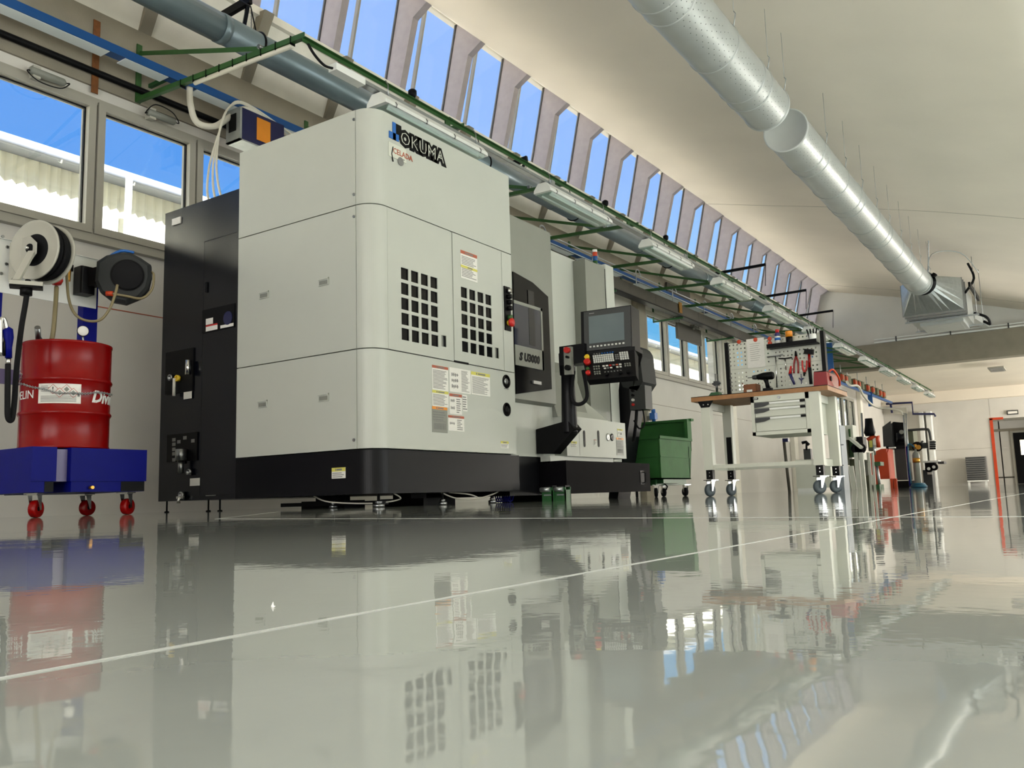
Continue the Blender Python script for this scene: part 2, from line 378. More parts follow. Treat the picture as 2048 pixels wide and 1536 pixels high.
# ---- roof shells (two bays)
PR = [(-7.82, 7.66), (-7.3, 7.17), (-5.76, 6.79), (-4.0, 6.36), (-2.25, 5.885), (-1.3, 5.6), (-.3, 5.28), (.3, 5.05)]
def shell(dx, name):
    pr = [(x+dx, z) for x, z in PR]; n = len(pr)
    mb = MB(); vs = []
    for y in (Y0, YB+.2):
        vs += [(x, y, z) for x, z in pr]+[(x, y, z+.25) for x, z in pr]
    N = 2*n; fs = []
    for i in range(n-1):
        fs += [(i, i+1, N+i+1, N+i), (n+i, N+n+i, N+n+i+1, n+i+1)]
        fs += [(i, n+i, n+i+1, i+1), (N+i, N+i+1, N+n+i+1, N+n+i)]
    fs += [(0, N, N+n, n), (n-1, 2*n-1, N+2*n-1, N+n-1)]
    mb.add(vs, fs, 0, True); return struct(name, mb, 'ceiling')
ce = shell(0, 'ceiling'); shell(8.2, 'ceiling')
mb = MB(); mb.box((.2, Y0, 4.9), (.75, YB, 5.15)); mb.box((.62, Y0, 5.1), (.75, YB, 5.9)); mb.box((.1, Y0, 5.8), (.62, YB, 5.9)); struct('ceiling_gutter', mb, 'concrete_light', ce)
for y in (-1.33, 8.0, 20.0, 30.6):            # board joints of the shell
    mb = MB()
    for (x0, z0), (x1, z1) in zip(PR[1:], PR[2:]): mb.bar((x0, y, z0-.001), (x1, y, z1-.001), .012, .004)
    struct('shell_joint', mb, 'concrete', ce)
# ---- right, rear walls
mb = MB(); mb.box((8.5, Y0, 0), (8.8, YF, 6.2)); struct('wall_right', mb, 'wall')
mb = MB(); mb.box((-8.3, Y0-.3, 0), (9, Y0, 8.0)); struct('wall_rear', mb, 'wall')
# ---- cross beam and gable above it
mb = MB(); mb.box((-8, YB-.05, 4.15), (9, YB+.5, 5.04)); bm = struct('trim_1', mb, 'concrete')
mb = MB(); mb.prism([(-8.3, 5.04), (9, 5.04), (9, 8.2), (-8.3, 8.2)], 'y', YB+.05, YB+.3); struct('wall_gable', mb, 'wall')
mb = MB(); mb.box((-5.9, YB-.10, 5.06), (-.6, YB-.055, 5.11)); mb.box((-5.9, YB-.09, 5.17), (-.6, YB-.055, 5.20))
tag(mb.build('cable_conduit', ['white_paint']), 'long white conduit run above the grey cross beam', 'conduit')
for i in range(3): MB().box((-5.2+1.7*i, YB-.12, 5.05), (-5.16+1.7*i, YB-.055, 5.22)).build('conduit_clip', ['dark_grey'], bpy.data.objects['cable_conduit'])
# ---- lower far room
mb = MB(); mb.box((-8.3, YB+.4, 4.34), (9, YF+.3, 4.6)); struct('ceiling_far', mb, 'ceiling')
mb = MB(); mb.box((-8.3, YF, 0), (on(1981, 839, 'y', YF).x, YF+.3, 4.2)); mb.box((on(1981, 839, 'y', YF).x-.01, YF, 2.93), (9, YF+.3, 4.2)); mb.box((.5, YF, 0), (9, YF+.3, 3)); struct('wall_far', mb, 'wall')
mb = MB(); mb.box((-8, YF-.35, 3.85), (8.5, YF-.001, 4.34)); struct('trim_2', mb, 'ceiling')
mb = MB(); mb.box((-8, YF-.004, 1.64), (-3.6, YF-.001, 1.65)); struct('trim_3', mb, 'concrete')
# gateway with orange jamb, passage and the lit door behind
xa = on(1981, 839, 'y', YF).x
mb = MB(); mb.box((xa-.04, YF-.04, 0), (xa+.08, YF+.02, 2.95)); mb.box((xa-.04, YF-.04, 2.88), (xa+.5, YF+.02, 2.98)); dj = struct('door_1', mb, 'orange')
mb = MB(); mb.box((xa+.05, YF+3, 0), (9, YF+3.2, 4)); mb.box((xa-1, YF+.3, 3.0), (9, YF+3.2, 3.2)); mb.box((xa-1.2, YF+.3, 0), (xa-1, YF+3.2, 3.2)); mb.box((xa-1, YF+3, 0), (xa+.1, YF+3.2, 3)); pw = struct('wall_passage', mb, 'wall')
mb = MB(); mb.box((xa-.95, YF+2.9, 2.5), (3, YF+3, 2.62)); struct('ledge', mb, 'concrete', pw)
mb = MB(); mb.box((xa-.95, YF+2.97, .3), (xa+.75, YF+3, .36)); struct('skirting', mb, 'brown_duct', pw)
p0 = on(2026, 866, 'y', YF+2.95); p1 = on(2046, 968, 'y', YF+2.95)
mb = MB(); mb.box((p0.x-.12, YF+2.9, 0), (p0.x+1.3, YF+2.999, p0.z+.1)); d2_ = struct('door_2', mb, 'frame')
mb = MB(); mb.box((p0.x, YF+2.86, .02), (p0.x+1.2, YF+2.905, p0.z)); struct('door_leaf', mb, 'black', d2_)
mb = MB(); mb.box((p0.x+.25, YF+2.85, 1.35), (p0.x+.85, YF+2.87, 2.05)); struct('door_pane', mb, 'far_window', d2_)
# ---- windows of the left wall
def window(idx, y0, y1, z0, z1, n=4):
    w = MB(); f = .07; xf0, xf1 = -8.12, -7.97
    w.box((xf0, y0, z0), (xf1, y1, z0+.10)); w.box((xf0, y0, z1-f), (xf1, y1, z1)); w.box((xf0, y0, z0), (xf1, y0+f, z1)); w.box((xf0, y1-f, z0), (xf1, y1, z1))
    wn = struct('window_%d' % idx, w, 'frame')
    s = MB(); s.box((-8.1, y0-.05, z0-.05), (-7.92, y1+.05, z0)); s.box((-8.35, y0, z0-.02), (-8.12, y1, z0+.03), 1); s.build('window_sill', ['frame', 'cardboard'], wn)
    p = (y1-y0)/n
    for i in range(n):
        a = y0+i*p+.012; c = y0+(i+1)*p-.012; q = .075
        s = MB(); s.box((-8.09, a, z0+.05), (-7.945, a+q, z1-.04)); s.box((-8.09, c-q, z0+.05), (-7.945, c, z1-.04))
        s.box((-8.09, a+q, z0+.05), (-7.945, c-q, z0+.05+q)); s.box((-8.09, a+q, z1-.04-q), (-7.945, c-q, z1-.04))
        sa = s.build('sash', ['frame'], wn)
        s = MB(); s.box((-8.03, a+q, z0+.05+q), (-8.02, c-q, z1-.04-q)); s.build('pane', ['window_glass'], sa)
        s = MB(); s.box((-8.04, a+q-.004, z0+.05+q-.004), (-8.01, a+q+.012, z1-.04-q)); s.box((-8.04, c-q-.012, z0+.12), (-8.01, c-q+.004, z1-.1)); s.box((-8.04, a+q, z1-.04-q-.014), (-8.01, c-q, z1-.04-q+.002)); s.build('seal', ['black'], sa)
    return wn
for i_, g_ in enumerate(G): window(i_+1, *g_, WZ0, WZ1)
window(6, *LG, 2.15, 3.72, 3)
# ---- outside: neighbouring building, ground
EX = -14.0; ez = 5.87
br = thing('neighbouring_building', 'pale corrugated-metal building outside the left windows', 'building', (EX, 20, 0))
prof = []; 
mb = MB(); n = 930; y0 = -12; st = .09
vs = []; fs = []
for i in range(n+1):
    x = EX+(.025 if i % 2 else -.025); y = y0+i*st
    vs += [(x, y, 0), (x, y, ez)]
for i in range(n): fs.append((2*i, 2*i+2, 2*i+3, 2*i+1))
mb.add(vs, fs, 0); P_('corrugated_wall', 'corrugated', br, mb)
mb = MB(); mb.prism([(EX-6, ez+1.2), (EX+.36, ez+.03), (EX+.36, ez+.09), (EX-6, ez+1.26)], 'y', y0-1, y0+n*st); P_('roof', 'roof_sheet', br, mb)
mb = MB(); mb.box((EX+.02, y0-1, ez-.08), (EX+.34, y0+n*st, ez+.0)); P_('eave_board', 'gutter_grey', br, mb)
mb = MB(); mb.tube([(EX+.42, y0, ez-.05), (EX+.42, y0+n*st, ez-.05)], .065, 10); P_('rain_gutter', 'gutter_grey', br, mb)
for i in range(24):
    mb = MB(); mb.tube([(EX+.34, 3.3+1.3*i, ez-.1), (EX+.42, 3.3+1.3*i, ez-.15), (EX+.50, 3.3+1.3*i, ez+.02)], .014, 6); P_('gutter_bracket', 'white_paint', br, mb)
q = on(250, 372, 'x', EX+.5)
mb = MB(); mb.tube(smooth_path([(EX+.62, q.y, ez-.1), (EX+.60, q.y, ez-1.2), (EX+.55, q.y+.05, 4.3), (EX+.2, q.y+.45, 3.9), (EX+.15, q.y+.55, 3.4), (EX+.15, q.y+.55, .1)], 5), .06, 8); P_('downpipe', 'white_paint', br, mb)
mb = MB(); mb.box((-60, -30, -.4), (-8.3, 90, -.2)); struct('ground_outside', mb, 'outside_ground')
# ================================================================ the big turning / milling machine
YA = 4.6; XB = -4.28; XA0 = -5.8; YE = 6.47; R = .16; ZT = 3.04; ZS1 = 2.28; ZS2 = 1.17; ZB1 = .42; ZB0 = .10
mc = thing('machining_centre', 'huge white and black machine tool with ribbed window doors, largest thing in the hall', 'machine', (-5.4, 6.8, 0))
def corner_poly(x0, x1, y0, y1, r, n=16):
    p = [(x0, y1), (x0, y0)]
    for i in range(n+1):
        a = -PI/2+PI/2*i/n; p.append((x1-r+r*math.cos(a), y0+r+r*math.sin(a)))
    return p+[(x1, y1)]
gap = .004
# end cladding panels (facing -y) with a joint at the corner piece
for i, (z0, z1) in enumerate(((ZB1+.01, ZS2-gap), (ZS2+gap, ZS1-gap), (ZS1+gap, ZT))):
    mb = MB(); mb.box((XA0, YA, z0), (XB-R-gap, YA+.04, z1)); pn = P_('end_panel', 'machine_white', mc, mb)
    if i < 2:
        for (u, v) in (((529, 590), (648, 564)) if i == 1 else ((526, 808), (648, 795))):
            q = on(u, v, 'y', YA); mb = MB()
            mb.box((q.x-.055, YA-.008, q.z-.028), (q.x+.055, YA+.001, q.z+.028)); mb.box((q.x-.045, YA-.0095, q.z-.022), (q.x+.045, YA-.0085, q.z+.010), 1)
            mb.box((q.x-.055, YA-.014, q.z+.018), (q.x+.055, YA-.001, q.z+.03)); mb.build('grip', ['machine_white', 'grey_paint'], pn)
    for (u, v) in ([(708, 239), (708, 389)] if i == 2 else [(708, 433)] if i == 1 else [(708, 880)]):
        q = on(u, v, 'y', YA); mb = MB(); mb.cyl((q.x, YA+.001, q.z), (q.x, YA-.006, q.z), .012, 10); mb.build('screw', ['steel'], pn)
# corner pieces, rounded
for z0, z1 in ((ZB1+.01, ZS2-gap), (ZS2+gap, ZS1-gap), (ZS1+gap, ZT)):
    y1 = YE if z1 > 3 or z0 < .6 else YA+R+.01
    mb = MB(); mb.prism(corner_poly(XB-R, XB, YA+.002, y1, R-.004), 'z', z0, z1, 0, False); P_('front_panel', 'machine_white', mc, mb)
# doors between the two seams
yd0 = YA+R+.012; yd1 = on(902, 560, 'x', XB).y; yd2 = on(906.5, 560, 'x', XB).y; yd3 = on(1004.5, 600, 'x', XB).y
def door(name, ya, yb, gu0, gu1, gz0, gz1, hu0, hu1, hz0, hz1):
    us = [ya]; vs = [ZS2+gap]; cu = (gu1-gu0)/(4*.75+3*.25)
    for i in range(4): us += [gu0+i*cu, gu0+i*cu+cu*.75]
    us += [hu0, hu1, yb]; cv = (gz1-gz0)/(5*.78+4*.22)
    zz = [gz0+i*cv for i in range(5)]
    vs += [hz0, hz1] if hz1 < zz[0] else []
    for z in zz: vs += [z, z+cv*.78]
    if not hz1 < zz[0]: vs = sorted(vs+[hz0, hz1])
    vs.append(ZS1-gap)
    op = set()
    for a in range(len(us)-1):
        for b in range(len(vs)-1):
            mu = (us[a]+us[a+1])/2; mv = (vs[b]+vs[b+1])/2
            inu = any(gu0+i*cu < mu < gu0+i*cu+cu*.75 for i in range(4)); inv = any(z < mv < z+cv*.78 for z in zz)
            if inu and inv: op.add((a, b))
            if hu0 < mu < hu1 and hz0 < mv < hz1: op.add((a, b))
    d = P_(name, 'machine_white', mc, holed('x', XB, .008, us, vs, op))
    mb = MB(); mb.box((XB-.022, gu0-.04, gz0-.04), (XB-.012, gu1+.04, gz1+.04)); P_('window_pane', 'gloss_black', d, mb)
    mb = MB(); mb.box((XB-.03, hu0-.002, hz0-.002), (XB-.02, hu1+.002, hz1+.002)); mb.box((XB-.03, hu0, hz0), (XB-.001, hu0+.02, hz1), 1); mb.build('recessed_handle', ['dark_grey', 'grey_paint'], d)
    return d
def Y(u, v, x=XB): return on(u, v, 'x', x).y
def Z(u, v, x=XB): return on(u, v, 'x', x).z
door('ribbed_door', yd0, yd1, Y(802, 550), Y(875, 565), Z(803, 679), Z(802, 534), Y(882.8, 680), Y(893, 683), Z(888, 693.5), Z(888, 671))
door('ribbed_door', yd2, yd3, Y(922.3, 600), Y(983, 610), Z(925, 703), Z(922.3, 573), Y(990, 705), Y(998, 706), Z(994, 716.5), Z(994, 695.5))
mb = MB(); mb.box((XB-.03, yd1+.004, ZS2+gap), (XB-.006, yd2-.004, ZS1-gap)); P_('door_post', 'machine_white', mc, mb)
mb = MB(); mb.box((XB-.03, yd3+.006, ZS2+gap), (XB, YE, ZS1-gap)); P_('side_strip', 'machine_white', mc, mb)
mb = MB(); mb.box((XB-.028, Y(909, 720), ZS2-.006), (XB+.002, Y(937, 724), ZS2+.012)); P_('door_latch', 'black', mc, mb)
# control strip
cs = P_('switch_strip', 'black', mc, MB().box((XB-.002, Y(1008, 620), Z(1013, 661)), (XB+.012, Y(1019.5, 620), Z(1013, 574))))
ym = (Y(1008, 620)+Y(1019.5, 620))/2
for i, v in enumerate((583, 594, 605, 617, 635)):
    z = Z(1013, v); mb = MB(); mb.cyl((XB+.012, ym, z), (XB+.05, ym+.01, z), .022, 12); P_('knob', ['chrome', 'black', 'black', 'black', 'green'][i], cs, mb)
z = Z(1013, 646); mb = MB(); mb.cyl((XB+.012, ym, z), (XB+.03, ym, z), .025, 12, 1); mb.lathe([(.03, 0), (.04, .012), (.04, .03), (.01, .04)], (XB+.03, ym, z), (1, 0, 0), 14); mb.build('emergency_button', ['red', 'yellow'], cs)
# portholes
for u, v in ((1012.5, 763), (1013.5, 819)):
    q = on(u, v, 'x', XB); mb = MB(); mb.lathe([(.062, 0), (.062, .004), (.05, .006), (.05, .002), (0.0001, .002)], (XB, q.y, q.z), (1, 0, 0), 22); ph = P_('porthole', 'gloss_black', mc, mb)
    mb = MB(); mb.lathe([(.03, 0), (.03, .006), (.018, .01)], (XB+.002, q.y-.01, q.z), (1, 0, 0), 14); P_('dial' if v < 800 else 'switch_knob', 'steel' if v < 800 else 'black', ph, mb)
# inner body behind the cladding
mb = MB(); mb.box((XA0+.02, YA+.09, ZB1), (XB-.09, YE, ZT-.02)); P_('inner_body', 'dark_grey', mc, mb)
# black base skirt
mb = MB(); mb.prism(corner_poly(XA0, XB+.01, YA, YE+.02, R), 'z', ZB0, ZB1-.002, 0, False); P_('base_skirt', 'machine_black', mc, mb)
mb = MB()
for x, y in ((-5.3, 5.2), (-4.8, 5.6), (-5.2, 6.3), (-4.9, 7.6), (-5.2, 8.4)): mb.box((x-.25, y-.12, .0), (x+.25, y+.12, .06)); mb.box((x-.1, y-.1, .05), (x+.1, y+.1, .12))
mb.box((-5.6, 4.9, .02), (-4.5, 5.0, .05)); ub = P_('underframe', 'black', mc, mb); ub['kind'] = 'stuff'
def foot(x, y, z1=ZB0, r=.035):
    mb = MB(); mb.lathe([(r, 0), (r, .022), (r*.7, .028), (r*.35, .03), (r*.6, .032), (r*.6, .046), (r*.25, .048), (r*.25, z1+.01)], (x, y, 0), (0, 0, 1), 14); P_('levelling_foot', 'steel', mc, mb)
foot(on(667, 1011, 'y', YA+.3).x, YA+.3); foot(XB-.12, YA+.18, r=.045); foot(XB-.1, Y(885, 985, XB-.1)); foot(XB-.1, Y(984, 985, XB-.1))
mb = MB(); mb.tube(smooth_path([(XB-.12, 4.95, .1), (XB-.15, 5.05, .055), (XB-.3, 4.9, .03), (XB-.6, 4.75, .05), (-5.1, 4.8, .1)], 6), .006, 6); P_('floor_cable', 'cable_white', mc, mb)
mb = MB(); mb.tube(smooth_path([(XB-.1, 5.5, .1), (XB-.1, 5.7, .05), (XB-.06, 5.95, .045), (XB-.08, 6.25, .09), (XB-.1, 6.3, .11)], 6), .006, 6); mb.tube(smooth_path([(XB-.1, 5.6, .1), (XB-.08, 5.85, .08), (XB-.06, 5.95, .05)], 5), .006, 6); P_('floor_cable', 'cable_white', mc, mb)
# logo, dealer plate, warning plates
x = XB+.001
q0 = on(808, 283, 'x', XB); L = Y(880, 305)-Y(800, 285)
yo = Y(799.5, 284); zo = Z(800, 286)
mb = MB(); hh = Z(800, 259)-Z(800, 286)
mb.box((x, Y(788, 270), zo+.02), (x+.004, Y(802, 270), zo+hh+.03)); P_('logo_ground', 'black', mc, mb)
text('OKUMA', hh*1.36, frame_px((x, yo, zo), 'x'), 'logo_outline', 'black', mc, .003, .022)
text('OKUMA', hh*1.36, frame_px((x+.004, yo, zo), 'x'), 'logo_letters', 'bench_grey', mc, .002, -.004)
za, zb = Z(785, 244), Z(782, 277)
mb = MB(); mb.box((x, Y(784.5, 260), zb), (x+.006, Y(790.5, 260), za)); mb.box((x, Y(777.5, 275), zb-.0), (x+.006, Y(796.5, 275), zb+.055)); P_('logo_emblem', 'logo_blue', mc, mb)
ya, yb = Y(776.5, 300), Y(811.5, 300); zt, zb = Z(777, 283), Z(777, 311)
mb = MB(); mb.box((x, ya, zb), (x+.003, yb, zt)); dp = P_('dealer_plate', 'bench_grey', mc, mb)
text('CELADA', .062, frame_px((x+.003, ya+.05, zt-.075), 'x'), 'plate_letters', 'hdr_orange', dp, .001, .001)
mb = MB(); mb.tube([(x+.004, ya+.05, zt-.03), (x+.004, ya+.035, zt-.09), (x+.004, ya+.05, zt-.15)], .005, 4); P_('plate_arc', 'black', dp, mb)
mb = MB(); mb.lathe([(.035, 0), (.035, .002)], (x+.003, ya+.14, zt-.12), (1, 0, 0), 14); P_('plate_disc', 'print_grey', dp, mb)
mb = MB(); mb.box((x+.003, yb-.08, zb+.015), (x+.004, yb-.02, zb+.022)); P_('plate_letters', 'print_grey', dp, mb)
rnd = random.Random(3)
def plate(axis, at, u0, u1, z0, z1, head, body='paper', rows=8, pics=0, bars=False, parent=None, hh=.11, head2=None):
    """warning plate on a wall facing +x or -y: coloured head band, lines of print, small drawings"""
    s = 1 if axis == 'x' else -1
    def bx(a, b, za_, zb_, d0, d1, mi):
        p = (at+s*d0, a, za_) if axis == 'x' else (a, at+s*d0, za_); r = (at+s*d1, b, zb_) if axis == 'x' else (b, at+s*d1, zb_); mb.box(p, r, mi)
    mb = MB(); H = z1-z0; Wd = u1-u0; bx(u0, u1, z0, z1, .001, .003, 0)
    bands = [(z1-H*hh, z1)] if head else []
    if head: bx(u0, u1, z1-H*hh, z1, .003, .0036, 1); bx(u0+Wd*.35, u0+Wd*.75, z1-H*hh*.75, z1-H*hh*.3, .0036, .004, 2); bx(u0+Wd*.26, u0+Wd*.31, z1-H*hh*.8, z1-H*hh*.2, .0036, .004, 2)
    if head2: bx(u0, u1, z0+H*head2-H*.045, z0+H*head2+H*.045, .003, .0036, 3); bx(u0+Wd*.4, u0+Wd*.7, z0+H*head2-H*.02, z0+H*head2+H*.02, .0036, .004, 2)
    zz = z1-H*(hh+.06) if head else z1-H*.06; lines = rows; st = (zz-z0-H*.06)/max(lines, 1)
    if bars:
        bx(u0+Wd*.1, u0+Wd*.9, z0+H*.42, z0+H*.44, .003, .0036, 2)
        for i in range(14): bx(u0+Wd*(.1+.058*i), u0+Wd*(.1+.058*i+rnd.choice((.02, .035))), z0+H*.12, z0+H*.36, .003, .0036, 2)
        lines = rows//2
    for i in range(lines):
        zc = zz-st*(i+.5)
        if head2 and abs(zc-(z0+H*head2)) < H*.06: continue
        a = u0+Wd*(.05 if not pics else .55); b = u0+Wd*(.95-rnd.random()*.3)
        if pics and b-a < Wd*.2: b = a+Wd*.3
        bx(a, b, zc-st*.22, zc+st*.22, .003, .0036, 2)
    for i in range(pics):
        zc = z0+H*(.12+(.72/pics)*(i+.5)); 
        for k in range(4):
            a = u0+Wd*(.1+.08*k); bx(a, a+Wd*.04, zc-H*(.05+.03*rnd.random()), zc+H*(.05+.04*rnd.random()), .003, .0036, 2)
        bx(u0+Wd*.12, u0+Wd*.42, zc-H*.01, zc+H*.01, .003, .0036, 2)
    o = mb.build('warning_plate', [body, head or body, 'print_grey', 'hdr_yellow'], parent or mc)
    return o
def plate_px(u0, v0, u1, v1, **k):        # u0,v0 / u0,v1 left edge in the picture, u1 right edge
    vm = (v0+v1)/2; plate('x', XB, Y(u0, vm), Y(u1, vm+6), Z(u0, v1), Z(u0, v0), **k)
plate_px(863.8, 729.5, 896, 779, head='hdr_orange', rows=14)
plate_px(864, 779.5, 896.5, 811.5, head='hdr_yellow', rows=9, hh=.17)
plate_px(864, 812, 894.5, 864, head='amber', body='grey_paint', rows=8, bars=True)
plate_px(898.5, 734, 941, 783, head=None, rows=18, pics=3)
plate_px(942, 742.5, 979.5, 788.5, head='hdr_yellow', rows=16, hh=.14)
plate_px(898.5, 786.5, 923.5, 827.5, head='hdr_orange', rows=7, pics=2, hh=.14)
plate_px(924.5, 789.5, 934, 822, head=None, rows=6)
plate_px(896, 830, 928, 861, head='hdr_orange', rows=6, pics=1, hh=.16)
plate_px(1001, 882, 1017, 896, head='hdr_yellow', rows=3, hh=.34)
plate_px(921, 499.5, 954, 555, head='hdr_orange', rows=14, hh=.12, head2=.43)
qa, qb = on(664, 936, 'y', YA), on(691.5, 956, 'y', YA)
plate('y', YA, qa.x, qb.x, qb.z, qa.z, head='hdr_yellow', rows=3, hh=.36)
mb = MB(); mb.box((x, Y(1008, 777), Z(1010, 778)), (x+.001, Y(1017, 777), Z(1010, 776))); P_('small_print', 'print_grey', mc, mb)
# sliding door (grey) with tinted window
DX = -4.30; dy0, dy1 = 6.50, 7.23
zt = 2.68; zb_ = .94
dr = P_('sliding_door', 'grey_paint', mc, MB().prism([(DX, zb_+.0), (DX, zt), (DX-.5, zt+.25), (DX-.5, zb_-.12), (DX-.28, zb_-.12)], 'y', dy0, dy1))
wy1 = on(1098, 700, 'x', DX).y; wz1 = on(1028, 557, 'x', DX).z; wz0 = on(1028, 740, 'x', DX).z; wz00 = on(1060, 765, 'x', DX).z
mb = MB(); mb.prism([(dy0+.01, .98), (dy0+.01, 2.13), (dy0+.35, 2.09), (wy1, 2.0), (wy1+.01, 1.08)], 'x', DX, DX+.012); P_('window_surround', 'gloss_black', dr, mb)
mb = MB(); f = .03; a, c, z0_, z1_ = dy0+.0, Y(1083, 680, DX), Z(1032, 735, DX)+.02, Z(1030, 602, DX)
mb.box((DX+.012, a, z1_-f), (DX+.02, c, z1_)); mb.box((DX+.012, c-f, z0_), (DX+.02, c, z1_)); mb.box((DX+.012, a, z0_), (DX+.02, c, z0_+.19)); P_('window_band', 'grey_paint', dr, mb)
mb = MB(); mb.box((DX+.012, a, z0_+.19), (DX+.016, c-f, z1_-f)); P_('window_pane', 'pane_navy', dr, mb)
mb = MB(); mb.box((DX+.0162, a+.25, z0_+.22), (DX+.018, c-.14, z0_+.75)); P_('pane_reflection', 'machine_navy', dr, mb)  # navy slab standing in for a dark reflection in the pane
text('S', .1, frame_px((DX+.0205, a+.06, z0_+.055), 'x'), 'model_letters', 'black', dr, .002, .006, .25)
text('U3000', .1, frame_px((DX+.0205, a+.14, z0_+.055), 'x'), 'model_letters', 'black', dr, .002, .006, .15)
mb = MB(); mb.box((DX+.0125, a+.28, 1.10), (DX+.03, a+.42, 1.13)); P_('door_badge', 'steel', dr, mb)
# white body further along
WX = -4.72
mb = MB(); mb.prism([(dy1-.4, .42), (dy1-.4, 2.74), (8.9, 2.74), (8.9, .42)], 'x', -6.2, WX); P_('rear_cladding', 'machine_white', mc, mb)
mb = MB(); mb.bevbox((-5.3, 8.9, .42), (-4.55, 9.12, 2.76), .02); P_('side_pillar', 'machine_white', mc, mb)
mb = MB(); mb.box((-4.72, 8.42, .42), (-4.56, 8.9, 2.72)); P_('side_post', 'grey_paint', mc, mb)
mb = MB(); mb.box((-4.56, 8.893, .44), (-4.555, 8.9, 2.7)); P_('pillar_seam', 'black', mc, mb)
# lower front housing
LX = -4.22
mb = MB(); mb.box((-4.9, 7.27, .43), (LX, 8.56, .82)); lh = P_('lower_housing', 'machine_white', mc, mb)
mb = MB(); mb.prism([(WX-.02, .8), (LX-.02, .8), (LX-.02, .83), (WX-.02, 1.25)], 'y', 7.5, 8.2); P_('chip_guard', 'machine_white', mc, mb)
mb = MB(); mb.prism([(-4.6, .82), (-4.3, .82), (-4.45, 1.3), (-4.6, 1.45)], 'y', 7.25, 7.9); P_('chip_guard', 'grey_paint', mc, mb)
mb = MB(); mb.box((LX-.004, 7.52, .44), (LX+.001, 7.526, .8)); P_('panel_seam', 'grey_paint', lh, mb)
for u in (1168.5, 1197): 
    ya = Y(u-2, 880, LX); z0_, z1_ = Z(u, 894, LX), Z(u, 861, LX); mb = MB(); mb.prism([(ya+.02+.02*math.cos(t), (z1_-.02 if math.sin(t) >= 0 else z0_+.02)+.02*math.sin(t)) for t in [PI*k/6 for k in range(12)]], 'x', LX, LX+.004); P_('slot', 'black', lh, mb)
for u, mt in ((1215.5, 'steel'), (1223.5, 'gloss_black')):
    q = on(u, 874.5, 'x', LX); mb = MB(); mb.lathe([(.04, 0), (.04, .006), (.03, .008), (.0001, .004)], (LX, q.y, q.z), (1, 0, 0), 16); P_('porthole', mt, lh, mb)
def plateL(u0, v0, u1, v1, **k): plate('x', LX, Y(u0, v0, LX), Y(u1, v0, LX), Z(u0, v1, LX), Z(u0, v0, LX), parent=lh, **k)
plateL(1142, 882.5, 1153, 894, head='hdr_yellow', rows=3, hh=.36); plateL(1187.5, 879, 1192, 890, head='hdr_orange', rows=3)
plateL(1234, 857.5, 1244.5, 873, head='hdr_yellow', rows=1, pics=1, hh=.2); plateL(1232, 875, 1246, 910, head='amber', body='grey_paint', rows=8, bars=True)
mb = MB(); mb.box((-4.9, 6.49, .42), (-4.36, 7.27, .93)); P_('lower_cladding', 'machine_white', mc, mb)
mb = MB(); mb.box((-4.36, 7.0, .36), (LX-.03, 8.3, .43)); P_('drip_ledge', 'machine_white', mc, mb)
mb = MB(); mb.box((-5.6, 6.49, .06), (-4.38, 7.1, .42)); P_('base_skirt', 'machine_black', mc, mb)
bx_ = -4.08
mb = MB(); mb.box((-5.6, 7.0, .07), (bx_, Y(1300, 950, bx_), .375)); P_('base_drawer', 'drawer_black', mc, mb)
q = on(1284, 955, 'x', bx_); mb = MB(); mb.box((bx_-.002, q.y-.05, q.z-.075), (bx_+.003, q.y+.05, q.z+.075)); mb.tube([(bx_, q.y+.02, q.z+.06), (bx_+.03, q.y+.02, q.z+.05), (bx_+.03, q.y+.02, q.z-.05), (bx_, q.y+.02, q.z-.06)], .006, 6); P_('pull_handle', 'black', mc, mb)
# signal tower on top
sy = on(1190, 515, 'x', -4.82).y
zs = [on(1190, v, 'x', -4.82).z for v in (540, 530, 522, 513, 505, 500)]
for k, mt in enumerate(('white_paint', 'green', 'blue_bus', 'orange', 'white_paint')):
    mb = MB(); mb.cyl((-4.82, sy, zs[k]), (-4.82, sy, zs[k+1]), .03, 14); P_('signal_lamp', mt, mc, mb)
# dark electrical / rear cabinet
DY = 4.75
mb = MB(); mb.box((-7.06, DY, .1), (XA0-.01, 6.9, 2.81)); rc = P_('rear_cabinet', 'machine_navy', mc, mb)
def DB(u0, v0, u1, v1, name, m, d0=0, d1=.012, lbl=None):
    a = on(u0, (v0+v1)/2, 'y', DY); c = on(u1, (v0+v1)/2, 'y', DY); t_ = on(u0, v0, 'y', DY).z; b_ = on(u0, v1, 'y', DY).z
    mb = MB(); mb.box((a.x, DY-d1, b_), (c.x, DY-d0, t_)); return P_(name, m, rc, mb, lbl)
a = on(412, 487, 'y', DY); mb = MB(); mb.box((a.x+.008, DY-.02, .14), (XA0-.02, DY, 2.405)); P_('cabinet_door', 'machine_navy', rc, mb)
mb = MB(); mb.box((a.x, DY-.018, .14), (a.x+.008, DY, 2.413)); mb.box((a.x, DY-.018, 2.405), (XA0-.02, DY, 2.413)); P_('door_seal', 'black', rc, mb)
DB(333, 706, 388, 790, 'valve_recess', 'black'); DB(409, 622, 474, 668, 'gland_plate', 'black', .02, .026); DB(336, 870, 396, 925, 'pump_recess', 'black')
DB(416, 566, 420, 586, 'latch', 'black', .02, .03)
DB(417, 639, 431, 651, 'sticker', 'paper', .026, .028); DB(417, 655, 440, 664, 'sticker', 'paper', .026, .028); DB(417, 652, 440, 655, 'sticker', 'red', .026, .029); DB(446, 652, 472, 658, 'sticker', 'paper', .026, .028)
